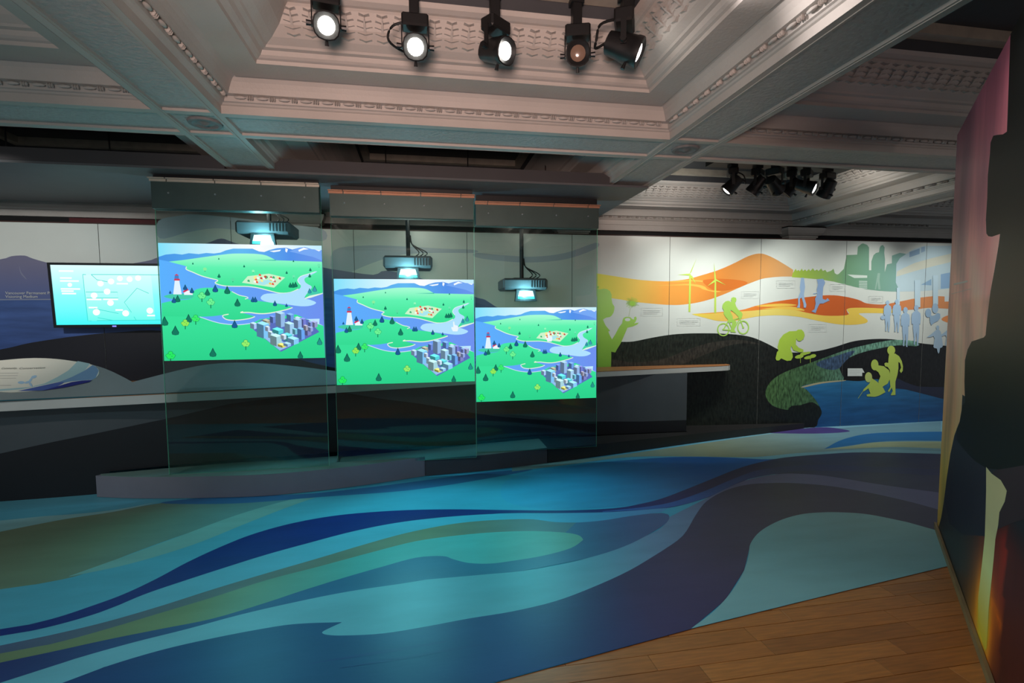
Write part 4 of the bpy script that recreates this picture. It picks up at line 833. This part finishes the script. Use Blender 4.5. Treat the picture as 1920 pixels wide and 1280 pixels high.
        a(ell(x-.1*s_, y-.2*s_, .1*s_, .08*s_, 6), S(24, 130, 84)); a(ell(x+.25*s_, y+.15*s_, .1*s_, .08*s_, 6), S(24, 130, 84))
    if cursor: x, y = cursor; a([(x-20, y-60), (x-8, y-62), (x-2, y-25), (x+34, y-15), (x+38, y+18), (x+28, y+44), (x-22, y+44), (x-40, y+10), (x-38, y-5), (x-18, y)], S(236, 248, 255))
def glass_screen(x0, x1, Y, zt, zb_, zp, film, label, cursor, br):
    root = empty('glass_screen', ((x0+x1)/2, Y, zb_)); tag(root, label, 'glass screen', 'hanging glass projection screens')
    g = MB(); t = .012; P = [(x0, Y-t/2), (x1, Y-t/2), (x1, Y+t/2), (x0, Y+t/2)]
    for k in range(4): g.face([(*P[k], zb_), (*P[(k+1) % 4], zb_), (*P[(k+1) % 4], zt), (*P[k], zt)], 0 if k in (0, 2) else 1)
    g.face([(*p, zb_) for p in P], 1); g.face([(*p, zt) for p in P], 1); kid(g, 'glass_pane', [glass_m, edge_glass], root, fix=False)
    for ex_ in (x0-.0012, x1+.0002):
        e = MB(); e.box(ex_, ex_+.001, Y-t/2, Y+t/2, zb_, zt-.3); kid(e, 'polished_edge', edge_glass, root)
    fx0, fx1, fz0, fz1 = film; f = MB(); pr = Print(); picture(pr, cursor)
    yf = Y-t/2-.0015
    f.box(fx0, fx1, yf, Y-t/2-.0006, fz0, fz1, 1); f.face([(fx0, Y-t/2-.0004, fz0), (fx0, Y-t/2-.0004, fz1), (fx1, Y-t/2-.0004, fz1), (fx1, Y-t/2-.0004, fz0)], 2)
    pr.emit(f, lambda u, v, h: (fx0+u*(fx1-fx0), yf-h, fz0+v*(fz1-fz0)), .00002)
    kid(f, 'projection_film', [film_m, mat('film_edge', S(180, 210, 200), .4, mottle=.02), film_back], root, fix=False)
    bx0, bx1, bz0, bz1 = br; q = MB()
    q.box(bx0, bx1, Y-.045, Y-.0065, bz0, bz1, bev=.003); q.box(bx0, bx1, Y+.0065, Y+.045, bz0, bz1, bev=.003); q.box(bx0, bx1, Y-.0065, Y+.0065, zt, bz1)
    bk = kid(q, 'mounting_bracket', bracket_m, root, fix=False)
    W4 = (bx1-bx0); cuts = [0, .10, .375, .645, .915, 1.0] if br[0] < -1 else [0, .1, .35, .62, .90, 1.0]
    for a, c in zip(cuts, cuts[1:]):
        l = MB(); l.box(bx0-.01+a*(W4+.02)+.004, bx0-.01+c*(W4+.02)-.004, Y-.085, Y-.046, bz1-.012, bz1-.004); l.box(bx0-.01+a*(W4+.02)+.004, bx0-.01+c*(W4+.02)-.004, Y-.055, Y-.046, bz1-.03, bz1-.012)
        kid(l, 'lip', lip_m if br[0] > -1 else lip_pale, bk)
    for a in (.1, .37, .645, .91):
        s_ = MB(); cx = bx0+W4*a; cz = bz0+(bz1-bz0)*.52
        s_.raw([(cx+r*math.cos(k*math.pi/4), Y-.045-d, cz+r*math.sin(k*math.pi/4)) for r, d in ((.008, 0), (.008, .004), (.004, .007)) for k in range(8)], [(i*8+k, i*8+(k+1) % 8, i*8+8+(k+1) % 8, i*8+8+k) for i in range(2) for k in range(8)]+[tuple(range(16, 24))])
        kid(s_, 'bolt', bolt_m, bk)
    h = MB(); h.box(bx0+.01, bx1-.01, Y-.02, Y+.02, bz1, 2.6848); kid(h, 'ceiling_plate', black_m, root)
    return root
glass_screen(-2.135, -.835, 4.72, 2.66, .1925, .19, (-2.125, -.838, 1.165, 2.142), 'leftmost hanging glass screen, bearing the highest landscape picture, over the pale plinth', None, (-2.14, -.84, 2.415, 2.66))
glass_screen(-.775, .502, 4.84, 2.64, .1645, .16, (-.765, .497, .905, 1.866), 'middle hanging glass screen, landscape picture with a white hand cursor on the river', (1350, 600), (-.775, .502, 2.415, 2.64))
glass_screen(.525, 1.772, 5.0, 2.62, .1645, .16, (.525, 1.765, .678, 1.608), 'rightmost hanging glass screen, bearing the lowest landscape picture, beside the girl silhouette', (960, 455), (.535, 1.772, 2.392, 2.62))

# ================================================================== TELEVISION
tv = empty('television', (-3.07, 5.84, 1.43)); tag(tv, 'wide black television glowing cyan with a map diagram, on the mural wall', 'television')
T0 = ony(87, 492, 5.80); B0 = ony(100, 614.5, 5.835); cxm = -3.069; hw = .542
zt, zb0 = T0[2], B0[2]
def tvp(u, v, h): # u 0..1 across, v 0..1 up, h toward the viewer
    return (cxm-hw+u*2*hw, 5.835-.035*v-h, zb0+v*(zt-zb0))
b = MB(); P = [tvp(0, 0, 0), tvp(1, 0, 0), tvp(1, 1, 0), tvp(0, 1, 0)]; b.prism(P, (0, .045, 0)); kid(b, 'casing', tv_m, tv)
sx0, sx1, sy0, sy1 = .022, .978, .045, .965
b = MB()
for q in ((0, 1, 0, sy0), (0, 1, sy1, 1), (0, sx0, sy0, sy1), (sx1, 1, sy0, sy1)):
    b.prism([tvp(q[0], q[2], .001), tvp(q[1], q[2], .001), tvp(q[1], q[3], .001), tvp(q[0], q[3], .001)], (0, -.008, 0))
kid(b, 'bezel', tv_m, tv)
TP = Print(); kt = cr(90, 480, 8.348)
def tu(pts):
    o = []
    for x, y in pts:
        xl = 5+100*(y-135)/980; xr = 1755+50*(y-135)/950; f = (x-xl)/(xr-xl)*.865; o.append((sx0+f*(sx1-sx0), sy0+(sy1-sy0)*(1-(y-(135-f*0))/(1115-135-25*f))))
    return o
TP.add([(sx0, sy0), (sx1, sy0), (sx1, sy1), (sx0, sy1)], S(130, 250, 255), 0, [(sy0, S(70, 246, 246)), (.5, S(140, 252, 255)), (sy1, S(222, 254, 255))], 1)
TP.add(tu([(560, 290), (1750, 285), (1800, 1030), (640, 1045)]), S(170, 255, 250), 0, [(sy0, S(96, 250, 236)), (.5, S(178, 255, 248)), (sy1, S(226, 252, 255))], 1)
LN = S(60, 216, 206)
for p in ([(555, 285), (630, 1045), (690, 1045)], [(555, 285), (610, 288)], [(700, 285), (1960, 280)], [(700, 285), (800, 370), (980, 400)], [(785, 1040), (2010, 1022)], [(600, 570), (1150, 568), (1160, 665), (610, 668)], [(1700, 585), (1495, 500), (1265, 735), (1385, 900)], [(1425, 970), (1465, 1030)], [(740, 840), (1160, 920)], [(800, 990), (1060, 1035)]):
    for q in stroke(p, 9): TP.add(tu(q), LN)
for x, y, r in ((745, 625, 58), (970, 560, 58), (1025, 745, 58), (780, 900, 62), (1285, 915, 60), (1710, 870, 60), (860, 430, 56), (1045, 395, 56), (1200, 345, 52), (1370, 355, 54), (1520, 335, 54), (335, 455, 40)): TP.add(tu(ell(x, y, r, r*.86)), S(255, 255, 255))
for x0, x1, y in ((150, 400, 232), (170, 370, 345), (170, 490, 393), (180, 510, 522), (190, 400, 558), (200, 440, 598), (620, 870, 690), (900, 1160, 686), (1140, 1340, 430), (650, 800, 825), (1110, 1240, 862), (1660, 1800, 950)):
    for q in stroke([(x0, y), (x1, y)], 26): TP.add(tu(q), S(250, 255, 255))
b = MB(); TP.emit(b, lambda u, v, h: tvp(u, v, .002+h), .00008); kid(b, 'screen', tv_screen, tv, fix=False)
b = MB(); c = tvp(.5, .02, .0095); b.box(c[0]-.018, c[0]+.018, c[1]-.002, c[1], c[2]-.008, c[2]+.006); kid(b, 'power_light', led_on, tv)
b = MB(); b.box(cxm-.2, cxm+.2, 5.86, 5.998, 1.62, 1.9); kid(b, 'wall_bracket', black_m, tv)

# ================================================================== PROJECTORS
def projector(x, y, z, label, zt=2.684):
    r = empty('projector', (x, y, z)); tag(r, label, 'projector', 'short-throw projectors hung behind the glass')
    b = MB(); b.box(x-.24, x+.24, y-.12, y+.26, z+.10, z+.22, bev=.02); body = kid(b, 'body', proj_m, r)
    for k in range(6):
        v = MB(); v.box(x+.06+k*.028, x+.074+k*.028, y-.123, y-.119, z+.125, z+.195); kid(v, 'vent_slat', black_m, body)
    b = MB(); b.prism([(x-.10, y-.13, z+.10), (x-.115, y-.13, z-.02), (x+.115, y-.13, z-.02), (x+.10, y-.13, z+.10)], (0, .05, 0)); kid(b, 'lens_hood', black_m, r)
    b = MB(); b.prism([(x-.07, y-.1315, z+.085), (x-.085, y-.1315, z+.03), (x+.085, y-.1315, z+.03), (x+.07, y-.1315, z+.085)], (0, -.002, 0)); kid(b, 'lens_window', proj_on, r)
    b = MB(); b.prism([(x-.085, y-.1315, z+.028), (x-.09, y-.1315, z+.004), (x+.09, y-.1315, z+.004), (x+.085, y-.1315, z+.028)], (0, -.002, 0)); kid(b, 'window_sill', mat('projector_glass_green', S(60, 170, 150), .2, mottle=.02), r)
    b = MB(); b.tube([(x, y+.1, z+.22), (x, y+.1, zt)], .022, 10); b.box(x-.06, x+.06, y+.04, y+.16, zt-.012, zt); b.box(x-.1, x+.1, y+.02, y+.18, z+.22, z+.235); kid(b, 'ceiling_pole', black_m, r)
    b = MB()
    for s_ in (.05, .09, .13): b.tube(spline([(x+s_, y+.05, z+.22), (x+s_+.06, y+.05, z+.27), (x+.04, y+.09, z+.36), (x+.025, y+.1, z+.45)], 5), .006, 6)
    kid(b, 'cable', cable_m, r, smooth=True)
    pl_ = bpy.data.lights.new('projector_glow', 'POINT'); pl_.energy = 13; pl_.color = (.3, .8, 1); pl_.shadow_soft_size = .04
    lo_ = bpy.data.objects.new('projector_glow', pl_); COL.objects.link(lo_); lo_.location = (x, y-.22, z+.06)
projector(-1.43, 5.25, 2.20, 'grey short-throw projector glowing over the leftmost glass screen')
projector(-.115, 5.3, 1.905, 'grey short-throw projector glowing over the middle glass screen')
projector(1.09, 5.40, 1.70, 'grey short-throw projector glowing over the rightmost glass screen, hung lowest')

# ================================================================== SPOTLIGHTS
def spotlight(base, head, aim, label, group, lens, s=1.0, cable=1):
    """base: point where the stem meets the ceiling frame; head: centre of the lamp; aim: direction."""
    r = empty('spotlight', base); tag(r, label, 'spotlight', group)
    bx, by, bz = base; hv = Vector(head); d = Vector(aim).normalized(); yaw = math.atan2(d.y, d.x)
    b = MB(); b.box(bx-.024*s, bx+.024*s, by-.024*s, by+.024*s, hv.z+.125*s, bz, bev=.004); b.box(bx-.034*s, bx+.034*s, by-.03*s, by+.03*s, bz-.03, bz); kid(b, 'stem', black_m, r, fix=False)
    Mz = Matrix.Translation((hv.x, hv.y, hv.z)) @ Matrix.Rotation(yaw, 4, 'Z')
    b = MB(); b.box(-.042*s, .042*s, -.066*s, .066*s, .085*s, .145*s, M=Mz, bev=.008*s); kid(b, 'ballast_box', black_m, r, fix=False)
    for sg in (-1, 1):
        y_ = MB(); y_.box(-.012*s, .012*s, sg*.066*s-.003, sg*.066*s+.003, -.012*s, .1*s, M=Mz); kid(y_, 'yoke_arm', black_m, r)
        k_ = MB(); a0 = Mz @ Vector((0, sg*.069*s, 0)); a1 = Mz @ Vector((0, sg*.092*s, 0)); k_.tube([a0, a1], [.012*s, .014*s], 8); kid(k_, 'knob', black_m, r)
    q = d.to_track_quat('X', 'Z'); Mh = Matrix.Translation(hv) @ q.to_matrix().to_4x4()
    b = MB()
    secs = [(-.085, .030), (-.078, .045), (-.03, .050), (.0, .055), (.045, .058), (.05, .062), (.075, .062), (.078, .056), (.066, .040), (.060, .030)]
    n = 16; V = []
    for xx, rr in secs:
        for k in range(n):
            a = (k+.5)*2*math.pi/n; sq = 1/max(abs(math.cos(a)), abs(math.sin(a))); m_ = rr*(.55+.45*sq) if xx < .05 else (rr*(.7+.3*sq) if rr > .05 else rr)
            V.append(Mh @ Vector((xx*s, m_*s*math.cos(a), m_*s*math.sin(a))))
    b.raw(V, [(i*n+k, i*n+(k+1) % n, i*n+n+(k+1) % n, i*n+n+k) for i in range(len(secs)-1) for k in range(n)]+[tuple(reversed(range(n)))])
    hd = kid(b, 'lamp_head', black_m, r, smooth=True)
    l = MB(); l.raw([Mh @ Vector((xx*s, rr*s*math.cos(k*2*math.pi/18), rr*s*math.sin(k*2*math.pi/18))) for xx, rr in ((.066, .039), (.071, .028), (.073, .010)) for k in range(18)], [(i*18+k, i*18+(k+1) % 18, i*18+18+(k+1) % 18, i*18+18+k) for i in range(2) for k in range(18)]+[tuple(range(36, 54))])
    kid(l, 'lens', lens, hd, smooth=True)
    kn = MB(); kn.tube([Mh @ Vector((.03*s, 0, -.058*s)), Mh @ Vector((.03*s, 0, -.085*s))], [.006*s, .010*s], 8); kid(kn, 'focus_knob', black_m, hd)
    if cable:
        c = MB(); e0 = Mh @ Vector((-.085*s, 0, 0)); sd = cable
        c.tube(spline([e0, e0+Vector((sd*.05*s, 0, -.03*s)), hv+Vector((sd*.13*s, .0, .02*s)), hv+Vector((sd*.11*s, 0, .09*s)), hv+Vector((sd*.03*s, 0, .12*s))], 5), .006*s, 7); kid(c, 'power_cable', cable_m, r, smooth=True)
TG, BG = 'spotlights on the near ceiling frame', 'spotlights on the far track'
ZF = 3.2045
def hp(x, y, Y): return tuple(ony(x, y, Y))
for px_, py_, aim, lab, ln, sc_, cb in ((612, 48, (.14, -.9, -.48), 'leftmost lit spotlight on the near ceiling frame, glaring towards the viewer', lamp_on, 1.02, 0),
        (779, 88, (.0, -.9, -.45), 'lit spotlight second from left on the near frame, cable looping at its left', lamp_on, 1.02, -1),
        (930, 96, (.55, -.72, -.30), 'third lit spotlight on the near frame, turned to the right', lamp_on2, 1.08, 0),
        (1083, 104, (-.26, -.92, -.30), 'unlit spotlight on the near frame facing the viewer with a brown lens', lens_off, 1.02, 0)):
    h_ = hp(px_, py_, 2.745); spotlight((h_[0]-.004, 2.755, ZF), h_, aim, lab, TG, ln, sc_, cb)
h_ = hp(1172, 90, 2.665); spotlight((1.105, 2.665, ZF), (1.09, h_[1], h_[2]), (.84, -.40, -.42), 'spotlight at the frame corner turned right towards the bright ceiling beam', TG, lamp_on2, 1.2, -1)
ZT = 3.06
tr = MB(); tr.box(2.95, 4.55, 4.64, 5.0, ZT, 3.2695); tag(tr.build('lighting_track', black_m), 'black lighting track on the ceiling holding the row of six spotlights', 'track')
for px_, py_, Y, aim, lab, ln, cb in ((1373, 347, 4.88, (-.62, .30, -.70), 'first spotlight from the left on the far track, cable looping at its right', lamp_on2, 1), (1420, 348, 4.88, (-.4, .5, -.75), 'second spotlight on the far track, wide body tipped down to the left', lens_off, 0),
                       (1452, 347, 4.68, (.75, .35, -.45), 'third spotlight on the far track, tipped down to the right', lens_off, 0), (1484, 351, 4.96, (-.5, .45, -.7), 'fourth spotlight on the far track, overlapping its left neighbour', lens_off, 0),
                       (1512, 350, 4.70, (.62, -.75, -.42), 'lit spotlight on the far track glowing at its right end', lamp_on2, 0), (1551, 354, 4.88, (-.1, .55, -.8), 'rightmost spotlight on the far track with knobs at both sides', lens_off, 0)):
    h_ = hp(px_, py_, Y); spotlight((h_[0], Y, ZT-.0005), h_, aim, lab, BG, ln, 1.15, cb)
